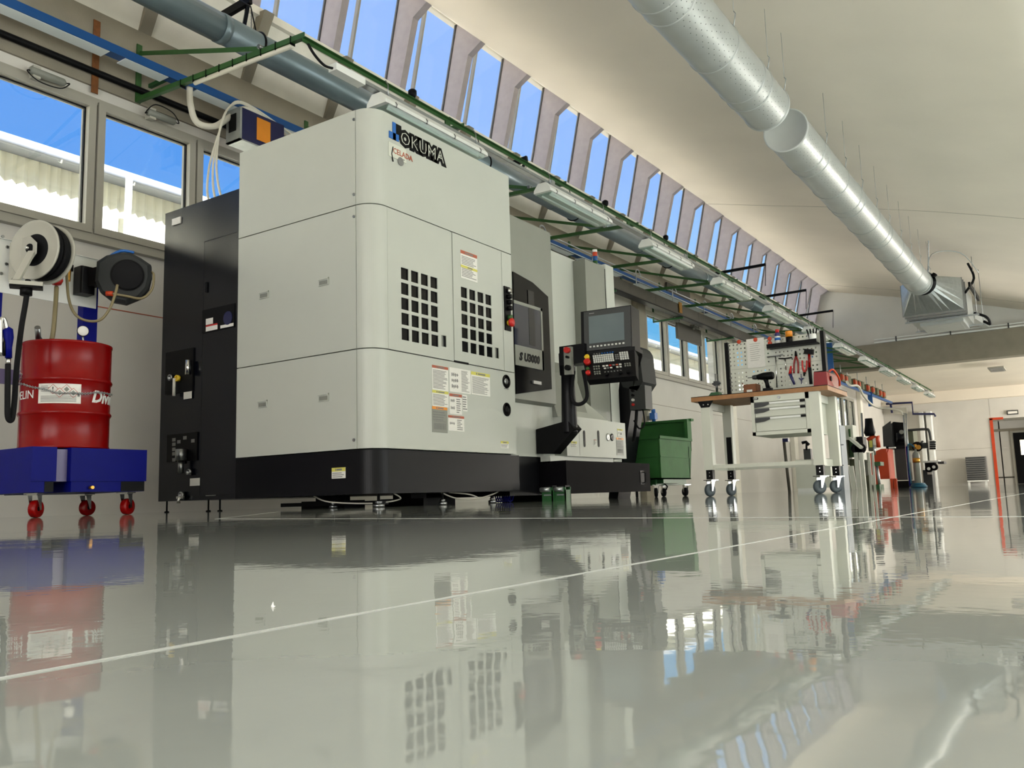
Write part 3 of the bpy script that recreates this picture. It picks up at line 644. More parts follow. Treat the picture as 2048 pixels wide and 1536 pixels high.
DB(346, 439, 362.5, 452, 'sticker', 'paper'); DB(370, 785, 386, 799, 'sticker', 'paper', .012, .015); DB(382, 957, 402, 972, 'sticker', 'paper'); DB(413.5, 977, 432, 992, 'sticker', 'grey_paint'); DB(414, 977, 432, 982, 'sticker', 'hdr_yellow', .012, .014)
q = on(461, 637, 'y', DY); mb = MB(); mb.cyl((q.x, DY-.026, q.z), (q.x, DY-.03, q.z), .06, 18); P_('sticker', 'blue_dark', rc, mb)
for u, v in ((346, 756), (360, 757), (383, 944), (368, 990)):
    q = on(u, v, 'y', DY); mb = MB(); mb.lathe([(.03, 0), (.03, .03), (.018, .03), (.018, .005), (.0001, .005)], (q.x, DY-.01, q.z), (0, -1, 0), 12); P_('port', 'yellow' if v == 757 else 'steel', rc, mb)
q = on(356, 775, 'y', DY); mb = MB(); mb.cyl((q.x, DY-.04, q.z-.08), (q.x, DY-.04, q.z+.08), .014, 8); P_('sight_glass', 'paper', rc, mb)
q = on(386, 735, 'y', DY); mb = MB(); mb.cyl((q.x, DY-.05, q.z-.07), (q.x, DY-.05, q.z+.06), .026, 12); P_('filter', 'chrome', rc, mb)
q = on(374, 910, 'y', DY); mb = MB(); mb.cyl((q.x, DY-.06, q.z-.05), (q.x, DY-.06, q.z+.05), .05, 14); mb.cyl((q.x, DY-.06, q.z-.16), (q.x, DY-.06, q.z-.05), .025, 12); P_('pump', 'steel', rc, mb)
for i, (u, v) in enumerate(((350, 880), (350, 889), (350, 899), (350, 908), (350, 920), (360, 920), (360, 884), (368, 924), (372, 876), (388, 882))):
    DB(u-3, v-3.4, u+3.5, v+3.4, 'vent_slot', 'print_grey', .012, .014)
q = on(372, 997, 'y', DY); mb = MB(); mb.tube([(q.x-.02, DY, q.z), (q.x-.02, DY-.06, q.z), (q.x-.02, DY-.06, q.z-.04)], .016, 8); mb.box((q.x-.07, DY-.05, q.z), (q.x+.02, DY-.03, q.z+.02)); P_('drain_tap', 'chrome', rc, mb)
for u in (334, 417, 440):
    q = on(u, 1003, 'y', DY+.06); mb = MB(); mb.lathe([(.022, 0), (.022, .008), (.008, .012), (.008, .11)], (q.x, DY+.06, 0), (0, 0, 1), 10); P_('levelling_foot', 'black', rc, mb)
# operator console on its swing arm
ar = P_('console_arm', 'black', mc, MB().prism([(-4.35, .45), (-4.35, .68), (-4.0, .74), (-3.93, .66), (-4.17, .44)], 'y', 6.92, 7.06))
mb = MB(); mb.lathe([(.075, 0), (.078, .02), (.07, .3), (.062, .55), (.075, .56), (.08, .7), (.08, .76), (.06, .78)], (-4.02, 6.99, .62), (0, 0, 1), 18); P_('arm_column', 'machine_black', ar, mb)
mb = MB(); mb.box((-4.05, 6.9, 1.26), (-3.78, 7.06, 1.44)); P_('arm_joint', 'machine_black', ar, mb)
mb = MB(); mb.box((-3.98, 6.86, 1.16), (-3.90, 6.9, 1.42)); sp_ = P_('switch_plate', 'grey_paint', ar, mb)
for z_, mt, r_ in ((1.385, 'red', .028), (1.32, 'black', .012), (1.22, 'black', .026)):
    mb = MB(); mb.cyl((-3.93, 6.86, z_), (-3.93, 6.82, z_), r_, 12); P_('knob', mt, ar, mb)
mb = MB(); mb.tube(smooth_path([(-3.93, 6.95, 1.2), (-3.95, 6.93, .95), (-3.88, 6.93, .88), (-3.80, 6.95, .95), (-3.84, 6.97, 1.2)], 8), .018, 8); P_('corrugated_hose', 'rubber', ar, mb)
# console head (slightly turned): built in its own frame, u right, v up, w towards viewer
c0 = on(1163, 704, 'y', 6.95); c1 = on(1262, 709, 'y', 6.98)
U = (Vector((c1.x-c0.x, c1.y-c0.y+.02, 0))).normalized(); Vv = Vector((0, .04, 1)).normalized(); Wn = U.cross(Vv)
def C(u, v, w): return Vector((c0.x, c0.y, c0.z))+U*u+Vv*v+Wn*w
def cbox(mb, a, b, mi=0, base=C):
    (u0, v0, w0), (u1, v1, w1) = a, b
    return mb.add([base(u0,v0,w0), base(u1,v0,w0), base(u1,v1,w0), base(u0,v1,w0), base(u0,v0,w1), base(u1,v0,w1), base(u1,v1,w1), base(u0,v1,w1)],
                  [(0,3,2,1),(4,5,6,7),(0,1,5,4),(1,2,6,5),(2,3,7,6),(3,0,4,7)], mi)
cw = (c1-c0).length; chh = .385
hd = P_('console_monitor', 'machine_black', mc, cbox(MB(), (0, 0, -.22), (cw, chh, 0)))
P_('monitor_bezel', 'dark_grey', hd, cbox(MB(), (.035, .0, 0), (cw-.005, chh-.01, .012)))
P_('screen', 'screen', hd, cbox(MB(), (.085, .065, .012), (cw-.065, chh-.06, .015)))
for i in range(10): P_('soft_key', 'key', hd, cbox(MB(), (.09+i*.036, .028, .012), (.108+i*.036, .042, .02)))
P_('badge', 'steel', hd, cbox(MB(), (.09, chh-.035, .012), (.14, chh-.03, .014)))
# keyboard, tilted
Vt = Vector((.0, -.62, .78)).normalized()
Vt = (Vt-U*Vt.dot(U)).normalized(); Wt = U.cross(Vt)
def K(u, v, w): return C(.02, -.03, .03)+U*u+Vt*v+Wt*w
# v runs downwards along the board
def K(u, v, w, o=C(.0, -.02, .0)): return o+U*u-Vector((0, .5, .86)).normalized()*0+(-Vv*.86+Wn*.5)*v+(Wn*.86+Vv*.5)*w
kb = MB(); kb.add([K(.0, 0, 0), K(cw+.02, 0, 0), K(cw+.09, .33, 0), K(.12, .33, 0), K(.0, 0, -.12), K(cw+.02, 0, -.12), K(cw+.09, .33, -.07), K(.12, .33, -.07)],
                  [(0,1,2,3),(7,6,5,4),(0,4,5,1),(1,5,6,2),(2,6,7,3),(3,7,4,0)])
cbox(kb, (.0, -.04, -.2), (cw+.03, -.005, .01)); kb = P_('keyboard_panel', 'machine_black', mc, kb)
def kshear(u, v): return u+.1*(v/.33)
def key(u, v, w, h, m, name='key', t_=.008):
    mb = MB(); us = [kshear(u, v), kshear(u+w, v), kshear(u+w, v+h), kshear(u, v+h)]
    mb.add([K(us[0], v, 0), K(us[1], v, 0), K(us[2], v+h, 0), K(us[3], v+h, 0), K(us[0], v, t_), K(us[1], v, t_), K(us[2], v+h, t_), K(us[3], v+h, t_)],
           [(0,3,2,1),(4,5,6,7),(0,1,5,4),(1,2,6,5),(2,3,7,6),(3,0,4,7)]); return P_(name, m, kb, mb)
for i in range(10):
    for j in range(4): key(.11+i*.0205, .04+j*.025, .015, .018, 'key')
for i in range(2):
    for j in range(3): key(.325+i*.02, .055+j*.024, .014, .014, 'print_grey')
for i in range(4):
    for j in range(4): key(.37+i*.022, .035+j*.025, .016, .018, 'key')
for i in range(8): key(.12+i*.026, .018, .014, .008, 'logo_blue' if i > 2 else 'print_grey')
for i in range(3):
    for j in range(2):
        key(.1+i*.023, .17+j*.03, .014, .014, 'grey_paint'); key(.1+i*.023, .235+j*.025, .014, .014, 'grey_paint'); key(.4+i*.022, .175+j*.025, .013, .013, 'grey_paint')
for i in range(6):
    key(.19+i*.032, .175, .022, .013, ['paper', 'paper', 'red', 'print_grey', 'hdr_orange', 'paper'][i]); key(.2+i*.03, .205, .02, .012, ['paper', 'print_grey', 'paper', 'black', 'paper', 'key'][i]); key(.2+i*.03, .25, .012, .01, 'print_grey')
def knobK(u, v, r_, h, m, name='push_button'):
    p = K(kshear(u, v), v, 0); q_ = K(kshear(u, v), v, h); mb = MB(); mb.cyl(p, q_, r_, 12); return P_(name, m, kb, mb)
knobK(.055, .06, .024, .03, 'yellow'); knobK(.052, .125, .03, .04, 'red', 'emergency_button'); knobK(.045, .2, .016, .02, 'green'); knobK(.045, .255, .022, .03, 'red')
for u in (.22, .35, .42): knobK(u, .285, .016, .02, 'black', 'knob')
# ---------------- chip conveyor beyond the machine
cv = thing('chip_conveyor', 'black inclined chip conveyor rising behind the operator console', 'conveyor', (-4.4, 9.6, 0))
mb = MB(); y0_, y1_ = 9.17, 9.5
mb.prism([(-4.78, .0), (-4.66, .0), (-4.36, 1.35), (-4.56, 1.42)], 'y', y0_, y1_); P_('incline', 'machine_black', cv, mb)
mb = MB(); hp = [(-4.40+.14*math.cos(a), 1.64+.16*math.sin(a)) for a in [PI*k/8 for k in range(9)]]+[(-4.54, 1.40), (-4.50, 1.30), (-4.32, 1.24), (-4.24, 1.34)]
mb.prism(hp, 'y', y0_-.05, y1_); P_('discharge_head', 'reel_dark', cv, mb)
mb = MB(); mb.prism([(x_*1+.035, z_) for x_, z_ in hp[:5]]+[(-4.36, 1.3)], 'y', y0_-.06, y0_-.05); P_('head_cover', 'black', cv, mb)
mb = MB(); mb.box((-4.75, y0_-.1, 1.50), (-4.56, y0_+.1, 1.68)); mb.cyl((-4.7, y0_, 1.72), (-4.56, y0_, 1.72), .04, 10); P_('drive_motor', 'galv', cv, mb)
mb = MB(); mb.box((-4.74, y0_-.103, 1.58), (-4.67, y0_-.1, 1.66)); mb.prism([(-4.73, 1.59), (-4.68, 1.59), (-4.705, 1.64)], 'y', y0_-.106, y0_-.103, 1); mb.build('warning_plate', ['paper', 'amber'], cv)
mb = MB(); mb.box((-4.42, y0_-.05, 1.02), (-4.22, y0_+.14, 1.30)); cb_ = P_('control_box', 'dark_grey', cv, mb)
for i in range(4):
    mb = MB(); mb.cyl((-4.37, y0_-.05, 1.08+.055*i), (-4.37, y0_-.08, 1.08+.055*i), .016, 10); P_('push_button', ['red', 'paper', 'black', 'black'][i], cv, mb)
mb = MB(); mb.tube(smooth_path([(-4.28, y0_, 1.02), (-4.27, y0_, .85), (-4.33, y0_-.02, .8), (-4.4, y0_, .9)], 6), .01, 6); P_('cable', 'rubber', cv, mb)
mb = MB(); mb.tube([(-4.35, y0_, 1.1), (-4.38, y0_, .85), (-4.42, y0_, .65)], .02, 8); P_('hose', 'rubber', cv, mb)
# ---------------- two small green lifting dollies and a blue coil on the floor
def dolly(x, y, label):
    t_ = thing('machine_dolly', label, 'dolly', (x, y, 0), 'green dollies at the machine foot')
    mb = MB(); mb.box((x-.055, y-.05, .0), (x+.055, y-.04, .125)); mb.box((x-.055, y+.04, 0), (x+.055, y+.05, .125)); mb.box((x+.045, y-.05, 0), (x+.055, y+.05, .1)); P_('side_plate', 'green_dark', t_, mb)
    mb = MB(); mb.cyl((x-.065, y-.055, .105), (x+.035, y-.055, .105), .022, 12); P_('roller', 'galv', t_, mb)
    mb = MB(); mb.box((x-.05, y-.04, .01), (x+.05, y+.04, .035)); mb.box((x-.03, y-.06, .05), (x+.045, y-.05, .062)); P_('base_plate', 'galv', t_, mb)
    mb = MB(); mb.prism([(x-.045, .125), (x+.05, .125), (x+.05, .14), (x-.02, .14)], 'y', y-.04, y+.04); P_('top_pad', 'black', t_, mb)
q = on(1100, 985, 'y', 6.75); dolly(q.x, 6.75, 'green machine dolly at the black machine base, nearer the window doors'); q = on(1126, 985, 'y', 6.8); dolly(q.x, 6.8, 'green machine dolly at the black machine base, nearer the green bin')
q = on(1000, 995, 'y', 6.6); mb = MB()
pts = [(q.x-.12+.22*i/60+.0, 6.65+.045*math.cos(i*.9), .05+.045*math.sin(i*.9)) for i in range(61)]
mb.tube(pts, .006, 6); t_ = tag(mb.build('air_hose_coil', ['blue_paint']), 'blue coiled air hose lying under the black machine base', 'hose')
# ================================================================ pipes, ducts, brackets, lamps
px, pz, pr_ = -7.0, 4.92, .15
pg = thing('grey_pipe', 'long grey round pipe running below the roof windows', 'pipe', (px, 12, pz))
ends = [Y0+.2, -2, 2.2]+[5.3+3.3*i for i in range(9)]
for a, c in zip(ends, ends[1:]):
    mb = MB(); mb.tube([(px, a, pz), (px, c, pz)], pr_, 20); P_('pipe_length', 'pipe_grey', pg, mb)
    mb = MB(); mb.tube([(px, c-.04, pz), (px, c+.04, pz)], pr_+.006, 20); P_('pipe_collar', 'pipe_grey', pg, mb)
for y in (5.75, 9.9, 12.6, 16.6, 20.6, 24.6, 28.6):
    mb = MB(); mb.tube([(px+(pr_+.008)*math.cos(a), y, pz+(pr_+.008)*math.sin(a)) for a in [2*PI*k/24 for k in range(24)]], .012, 6, closed=True)
    mb.tube([(px, y, pz+pr_), (px-.1, y, pz+.5), (-7.6, y, 5.82)], .008, 6); P_('pipe_clamp', 'black', pg, mb)
# blue busbar with pale underside, on the wall
bz = 4.50
bb = thing('busbar_trunking', 'blue power busbar trunking running along the left wall lintel', 'trunking', (-7.6, 14, bz))
mb = MB(); mb.box((-7.70, Y0+.3, bz), (-7.58, YB-.2, bz+.07)); mb.box((-7.58, Y0+.3, bz-.01), (-7.57, YB-.2, bz+.08)); P_('trunking_body', 'blue_bus', bb, mb)
mb = MB(); yy = Y0+.3
for a, c in ((-5.6, 4.45), (4.62, 5.1), (5.45, 9.5), (9.7, 13.6), (13.9, 15.6), (16.4, 20.1), (20.4, 25.2), (25.5, 31.5)):
    mb = MB(); mb.box((-7.74, a, bz-.012), (-7.585, c, bz-.002)); P_('underside_strip', 'bus_white', bb, mb)
mb = MB(); mb.tube([(-7.53, 10, bz+.11), (-7.53, YB-.3, bz+.11)], .012, 6); mb.tube([(-7.53, 10, bz-.02), (-7.53, YB-.3, bz-.02)], .012, 6); P_('conductor_rail', 'galv', bb, mb)
for i in range(10):
    y = 12.3+1.9*i; mb = MB(); mb.tube(smooth_path([(-7.52, y, bz-.25), (-7.52, y, bz+.16), (-7.52, y+.12, bz+.22), (-7.52, y+.22, bz+.12)], 4), .014, 6); P_('hanger_rod', 'galv', bb, mb)
for y in (5.0, 9.6, 14.1, 18.4, 22.8, 27.3):
    mb = MB(); mb.box((-8, y+.12, bz+.0), (-7.7, y+.16, bz+.04)); P_('wall_arm', 'green_dark', bb, mb)
mb = MB(); mb.tube([(-7.93, Y0+.3, 4.41), (-7.93, YB-.3, 4.41)], .035, 8); tag(mb.build('black_conduit', ['black']), 'thin black conduit on the lintel just above the left windows', 'conduit')
# brown cable trunking beyond the machine
z0_, z1_ = 3.98, 4.26
bd = thing('brown_trunking', 'dark brown cable trunking hanging before the far windows', 'trunking', (-7.3, 19, z0_))
yy = 10.5
while yy < 25:
    mb = MB(); mb.box((-7.42, yy, z0_+.004), (-7.28, yy+1.195, 4.22)); P_('trunking_length', 'brown_duct', bd, mb); yy += 1.2
mb = MB(); mb.box((-7.43, 10.5, z0_-.02), (-7.26, 25, z0_+.004)); P_('bottom_rail', 'black', bd, mb)
for y in (14.6, 17.9, 21.2, 24.4):
    mb = MB(); mb.box((-8, y, z0_-.06), (-7.26, y+.03, z0_-.02)); mb.box((-8, y, z0_-.06), (-7.97, y+.03, z0_+.3)); P_('wall_bracket', 'green_dark', bd, mb)
mb = MB(); mb.box((-7.27, 17.7, 4.02), (-7.25, 17.85, 4.26)); P_('joint_plate', 'brass', bd, mb)
mb = MB(); mb.box((-7.96, 19.1, 3.72), (-7.9, 20.6, 4.12)); tag(mb.build('wall_sign_board', ['brown_duct']), 'dark rectangular board on the lintel above the far windows', 'board')
mb = MB(); mb.box((-7.94, 18.6, 4.72), (-7.9, 20.0, 5.0)); tag(mb.build('lintel_board', ['brown_duct']), 'dark board on the concrete lintel behind the green brackets', 'board')
mb = MB(); mb.box((-7.965, 4.49, 4.2), (-7.955, 4.56, 4.98)); tag(mb.build('rusty_strap', ['rust']), 'rusty vertical strap on the lintel above the nearest windows', 'strap')
# green cantilever brackets
LXR = -5.42
def bracket(y, label):
    t_ = thing('bracket_frame', label, 'bracket', (-8, y, 4.3), 'green cantilever brackets along the left wall')
    mb = MB(); mb.box((-7.97, y-.03, 4.28), (-7.955, y+.03, 4.93)); P_('wall_plate', 'green', t_, mb)
    mb = MB(); mb.bar((-7.955, y-.02, 4.31), (LXR, y-.02, 4.17), .006, .05); mb.bar((-7.955, y, 4.285), (LXR, y, 4.148), .045, .006); P_('arm', 'green', t_, mb)
    mb = MB(); mb.bar((-7.95, y, 4.83), (-5.98, y, 4.23), .008, .045); P_('strut', 'green', t_, mb)
    mb = MB(); mb.cyl((-6.0, y-.05, 4.24), (-6.0, y+.03, 4.24), .022, 8); P_('bolt', 'steel', t_, mb)
    return t_
by = [5.0, 7.35, 9.6, 11.8, 14.1, 16.3, 18.3, 20.5, 22.8, 25.0, 27.3, 29.6, 31.6]
brk = None
names = ['nearest the camera, above the second window', 'hidden mostly behind the white machine', 'just past the white machine front', 'above the grey sliding door', 'above the signal tower of the machine', 'just past the machine', 'above the first far window', 'above the second far window', 'above the third far window', 'above the last far window', 'above the pegboard', 'past the pegboard', 'beside the cross beam']
for i, y in enumerate(by):
    lb = 'green triangular wall bracket '+names[i]
    if brk is None: brk = bracket(y, lb)
    else: copy_tree(brk, (-8, y, 4.3), lb)
b0 = brk
mb = MB()
for i in range(9): mb.box((-7.2+.2*i, 4.97, 4.215-.01*i), (-7.195+.2*i, 5.03, 4.295-.01*i))
o = mb.build('cable_ties', ['black'], b0); o['kind'] = 'stuff'
mb = MB(); mb.tube([(-7.0, 5.0, 4.205), (-6.2, 5.0, 4.165), (-5.6, 5.0, 4.13)], .022, 8); P_('cable', 'cable_white', b0, mb)
# light rail: green angle above, grey tray below
lr = thing('light_rail', 'green and grey rail carrying the row of ceiling lamps', 'rail', (LXR, 20, 4.0))
mb = MB(); mb.box((LXR-.02, 4.97, 4.105), (LXR-.014, 41.0, 4.145)); mb.box((LXR-.02, 4.97, 4.139), (LXR+.02, 41.0, 4.145)); P_('angle_rail', 'green', lr, mb)
mb = MB(); mb.box((LXR-.04, 5.5, 3.99), (LXR+.04, 41.0, 3.993)); mb.box((LXR-.04, 5.5, 3.99), (LXR-.036, 41.0, 4.03)); mb.box((LXR+.036, 5.5, 3.99), (LXR+.04, 41.0, 4.03)); P_('cable_tray', 'galv', lr, mb)
mb = MB(); mb.box((LXR-.05, 5.32, 3.97), (LXR+.05, 5.7, 4.04)); P_('junction_box', 'white_paint', lr, mb)
mb = MB(); mb.tube(smooth_path([(LXR, 5.02, 4.1), (LXR, 5.1, 4.03), (LXR, 5.22, 3.98), (LXR, 5.34, 4.0)], 5), .013, 6); P_('supply_cable', 'rubber', lr, mb)
for i in range(16):
    y = 7.0+2.2*i; mb = MB(); mb.box((LXR-.02, y, 4.03), (LXR, y+.08, 4.105)); P_('spacer', 'galv' if i % 2 else 'green', lr, mb)
def fixture(y, label):
    t_ = thing('strip_lamp', label, 'lamp', (LXR, y, 3.84), 'strip lamps on the light rail')
    n_ = 1.7; mb = MB()
    pr = [(LXR+a, 3.86+b) for a, b in ((-.13, 0), (.13, 0), (.125, .04), (.06, .12), (-.06, .12), (-.125, .04))]
    mb.prism(pr, 'y', y+.03, y+n_-.03); mb.prism([(a*.96+LXR*.04, z) for a, z in pr], 'y', y, y+n_); P_('housing', 'white_paint', t_, mb)
    mb = MB(); mb.prism([(LXR-.118, 3.859), (LXR+.118, 3.859), (LXR+.10, 3.825), (LXR-.10, 3.825)], 'y', y+.05, y+n_-.05); P_('cover', 'lamp_cover', t_, mb)
    for dx in (-.055, .055):
        mb = MB(); mb.cyl((LXR+dx, y+.1, 3.844), (LXR+dx, y+n_-.1, 3.844), .012, 8); P_('tube', 'tube', t_, mb)
    for k in range(4):
        yy = y+.15+k*(n_-.3)/3; mb = MB(); mb.tube([(LXR+.125, yy, 3.85), (LXR+.14, yy, 3.88), (LXR+.12, yy, 3.91)], .006, 5); P_('clip', 'steel', t_, mb)
    for yy in (y+.12, y+n_-.12):
        mb = MB(); mb.tube([(LXR+.05, yy, 3.975), (LXR+.05, yy, 4.10), (LXR+.02, yy, 4.15), (LXR-.01, yy, 4.152)], .007, 5); P_('hook', 'steel', t_, mb)
    return t_
L0 = None
ly = [5.9+3.05*k for k in range(12)]
ln = ['nearest lamp, above the machine lettering', 'second lamp from the camera, past the white machine front', 'third lamp from the camera', 'fourth lamp from the camera', 'fifth lamp from the camera', 'sixth lamp from the camera, above the pegboard', 'seventh lamp from the camera, right of the pegboard', 'eighth lamp from the camera', 'lamp just before the cross beam', 'first lamp past the cross beam', 'second lamp past the cross beam', 'last and farthest lamp of the row']
for i, y in enumerate(ly):
    lb = 'white strip lamp under the rail, '+ln[i]
    if L0 is None: L0 = fixture(y, lb)
    else: copy_tree(L0, (LXR, y, 3.84), lb)
# small black sensors / window-crank arms near the roof windows
def crank(u, v, lbl, x=-7.3, s=1.):
    q = on(u, v, 'x', x); t_ = thing('chain_opener', lbl, 'bracket', (q.x, q.y, q.z), 'black chain openers')
    mb = MB(); mb.bar((q.x-.45*s, q.y-.02, q.z-.02), (q.x+.1*s, q.y+.02, q.z+.05), .05, .09); P_('arm', 'black', t_, mb)
    mb = MB(); mb.bar((q.x-.18*s, q.y+.12, q.z-.32), (q.x+.05, q.y+.03, q.z+.02), .04, .03); P_('strut', 'machine_navy', t_, mb)
    mb = MB(); mb.tube([(q.x+.02, q.y+.1+.004*(i % 2), q.z-.02*i) for i in range(14)], .007, 5); P_('chain', 'steel', t_, mb)
crank(486, 12, 'black arm and chain above the grey pipe, nearest the camera'); crank(1043, 325, 'black arm and chain above the grey pipe, left of the second lamp')
for u, v, L_, lb in ((1440, 545, 1.5, 'black horizontal arm sticking out above the fourth lamp'), (1530, 593, 1.5, 'black horizontal arm sticking out above the fifth lamp'), (1590, 632, 1.5, 'black horizontal arm sticking out above the pegboard')):
    q = on(u, v, 'x', -6.9); mb = MB(); mb.bar((q.x-.6, q.y, q.z-.01), (q.x+1.1, q.y, q.z), .05, .06)
    mb.tube([(q.x+1.1, q.y, q.z), (q.x+1.06, q.y, q.z-.5)], .008, 5); tag(mb.build('roof_window_rod', ['black']), lb, 'rod', 'black roof window rods')
for i, (u, v, lb) in enumerate(((825, 200, 'small black sensor on the light rail above the nearest lamp'), (1211, 418, 'small black sensor on the light rail past the second lamp'), (1332, 487, 'small black sensor on the light rail above the third lamp'))):
    q = on(u, v, 'x', LXR); mb = MB(); mb.lathe([(.03, 0), (.045, .03), (.045, .07), (.02, .09)], (LXR, q.y, 4.15), (0, 0, 1), 12); tag(mb.build('sensor', ['black']), lb, 'sensor')
# perforated spiral ducts
def duct(y0_, y1_, label, capnear):
    xc, zc, r_ = -3.09, 5.03, .30
    t_ = thing('air_duct', label, 'duct', (xc, (y0_+y1_)/2, zc))
    seg = 1.22; y = y0_; 
    while y < y1_-.05:
        e = min(y+seg, y1_); mb = MB(); mb.tube([(xc, y, zc), (xc, e, zc)], r_, 40, cap=False); mb.tube([(xc, y, zc), (xc, e, zc)], r_-.004, 24, cap=False); P_('duct_length', 'duct', t_, mb)
        mb = MB(); mb.lathe([(r_, -.014), (r_+.011, -.006), (r_+.011, .006), (r_, .014)], (xc, e, zc), (0, 1, 0), 40); P_('seam_ring', 'duct', t_, mb)
        if int((y-y0_)/seg+.1) % 2 == 0:
            mb = MB(); mb.lathe([(r_, -.014), (r_+.011, -.006), (r_+.011, .006), (r_, .014)], (xc, e-.28, zc), (0, 1, 0), 40); P_('seam_ring', 'duct', t_, mb)
        mb = MB(); mb.tube([(xc+.26, e-.02, zc+.16), (xc+.29, e-.02, zc+.30), (xc+.27, e-.02, zc+.33)], .006, 5); mb.tube([(xc+.27, e-.02, zc+.33), (xc+.27, e-.02, 5.98-.0)], .0025, 4); P_('hanger', 'galv', t_, mb)
        y = e
    mb = MB(); yy = y0_+.12; k = 0
    while yy < y1_-.1:
        for row in range(5):
            a = math.radians(-72+13*row+(6 if k % 2 else 0)); p = Vector((xc+(r_+.0006)*math.cos(a), yy, zc+(r_+.0006)*math.sin(a))); nn = Vector((math.cos(a), 0, math.sin(a))); tt = Vector((-math.sin(a), 0, math.cos(a)))
            mb.add([p+tt*.006*math.cos(b)+Vector((0, .006*math.sin(b), 0))+nn*.0004 for b in [2*PI*q/6 for q in range(6)]], [(0, 1, 2, 3, 4, 5)])
        yy += .085; k += 1
    o = mb.build('perforation', ['black'], t_); o['kind'] = 'stuff'
    for ye, s_ in ((y0_, -1), (y1_, 1)):
        if s_ < 0 and not capnear: continue
        mb = MB(); mb.lathe([(r_+.012, 0), (r_+.012, .02*s_), (r_-.01, .024*s_), (r_-.012, .012*s_), (.001, .012*s_)], (xc, ye, zc), (0, 1, 0), 40); P_('end_cap', 'duct_cap', t_, mb)
    return t_
duct(Y0+.3, 10.85, 'large perforated grey round duct nearest the camera, upper centre', True)
duct(11.75, 22.95, 'large perforated grey round duct farther away, leading to the air unit', True)
# air handling unit
x0_, x1_, z0_, z1_, ya_, yb_ = -3.60, -2.22, 4.34, 4.93, 23.5, 26.0
au = thing('air_handling_unit', 'square grey air handling unit hanging from the ceiling at the duct end', 'air unit', ((x0_+x1_)/2, 24.7, z0_))
mb = MB(); n_ = 24; xc, zc, r_ = -3.0, 5.0, .30; c_ = [(xc+r_*math.cos(2*PI*k/n_), 22.95, zc+r_*math.sin(2*PI*k/n_)) for k in range(n_)]
xm, zm = (x0_+x1_)/2, (z0_+z1_)/2; hw, hh2 = (x1_-x0_)/2, (z1_-z0_)/2+.1; rr = []
for k in range(n_):
    a = 2*PI*k/n_; ca, sa_ = math.cos(a), math.sin(a); s_ = min(hw/abs(ca) if abs(ca) > 1e-6 else 9, hh2/abs(sa_) if abs(sa_) > 1e-6 else 9); rr.append((xm+ca*s_, ya_, zm+.1+sa_*s_))
mb.add(c_+rr, [(k, (k+1) % n_, (k+1) % n_+n_, k+n_) for k in range(n_)]); P_('transition_hood', 'galv', au, mb)
mb = MB(); mb.box((x0_, ya_, z0_), (x1_, ya_+.9, z1_+.2)); P_('mixing_box', 'galv', au, mb)
for k in range(3):
    mb = MB(); mb.box((x0_-.02, ya_+.03+.3*k, z0_-.02), (x1_+.02, ya_+.07+.3*k, z1_+.21)); P_('flange', 'steel', au, mb)
mb = MB(); mb.box((x0_+.03, ya_+.9, z0_-.02), (x1_-.02, yb_, z1_+.2)); P_('fan_box', 'duct', au, mb)
mb = MB(); mb.box((x0_+.2, ya_+1.25, z0_-.1), (x1_-.15, yb_+.1, z0_-.02)); mb.box((x0_+.28, ya_+1.35, z0_-.104), (x1_-.23, yb_, z0_-.1)); P_('bottom_panel', 'duct', au, mb)
mb = MB(); mb.box((x0_-.1, ya_+.85, z0_-.05), (x1_+.25, ya_+.9, z0_-.01)); mb.box((x0_-.1, yb_, z0_-.05), (x1_+.25, yb_+.05, z0_-.01)); P_('support_rail', 'galv', au, mb)
for x, y in ((x0_-.05, ya_+.87), (x1_+.2, ya_+.87), (x1_+.2, yb_), (x0_-.05, yb_)):
    mb = MB(); mb.tube([(x, y, z0_-.05), (x, y, 5.95)], .008, 5); P_('threaded_rod', 'steel', au, mb)
mb = MB(); mb.tube(smooth_path([(x1_+.02, ya_+.5, z1_-.1), (x1_+.22, ya_+.8, z1_+.3), (x1_+.1, ya_+1.0, z1_+.75)], 5), .03, 8); P_('hose', 'rubber', au, mb)
mb = MB(); mb.tube(smooth_path([(x1_+.02, yb_-.3, z0_+.25), (x1_+.3, yb_-.3, z0_+.1), (x1_+.35, yb_, z0_-.05), (x1_+.2, yb_, z0_+.05)], 6), .035, 8); P_('hose', 'rubber', au, mb)
mb = MB(); mb.box((x1_+.12, ya_+.3, z1_+.0), (x1_+.17, ya_+2.4, z1_+.12)); P_('valve_rail', 'black', au, mb)
mb = MB(); q = on(1972, 650, 'y', YB-.3); mb.bar((x1_-.1, yb_, z0_+.25), (q.x, q.y, q.z), .22, .2); P_('return_duct', 'duct', au, mb)
mb = MB(); mb.tube(smooth_path([(-2.9, 23.1, 5.15), (-2.85, 23.1, 5.6), (-2.75, 22.6, 5.95)], 5), .012, 5); mb.tube(smooth_path([(-2.9, 23.1, 5.15), (-2.8, 23.4, 5.8), (-2.2, 23.8, 5.82), (-1.9, 24.5, 5.4)], 5), .012, 5); P_('cable', 'galv', au, mb)
mb = MB(); mb.cyl((-2.78, 22.98, 5.12), (-2.72, 23.0, 5.2), .06, 10); P_('damper_motor', 'black', au, mb)
# conduit seen top right
q = on(2043, 30, 'z', 5.55); mb = MB(); mb.tube([(q.x, q.y-6, q.z), (q.x, q.y+1.2, q.z)], .03, 8); tag(mb.build('ceiling_conduit', ['galv']), 'thin grey conduit at the extreme upper right ceiling', 'conduit')
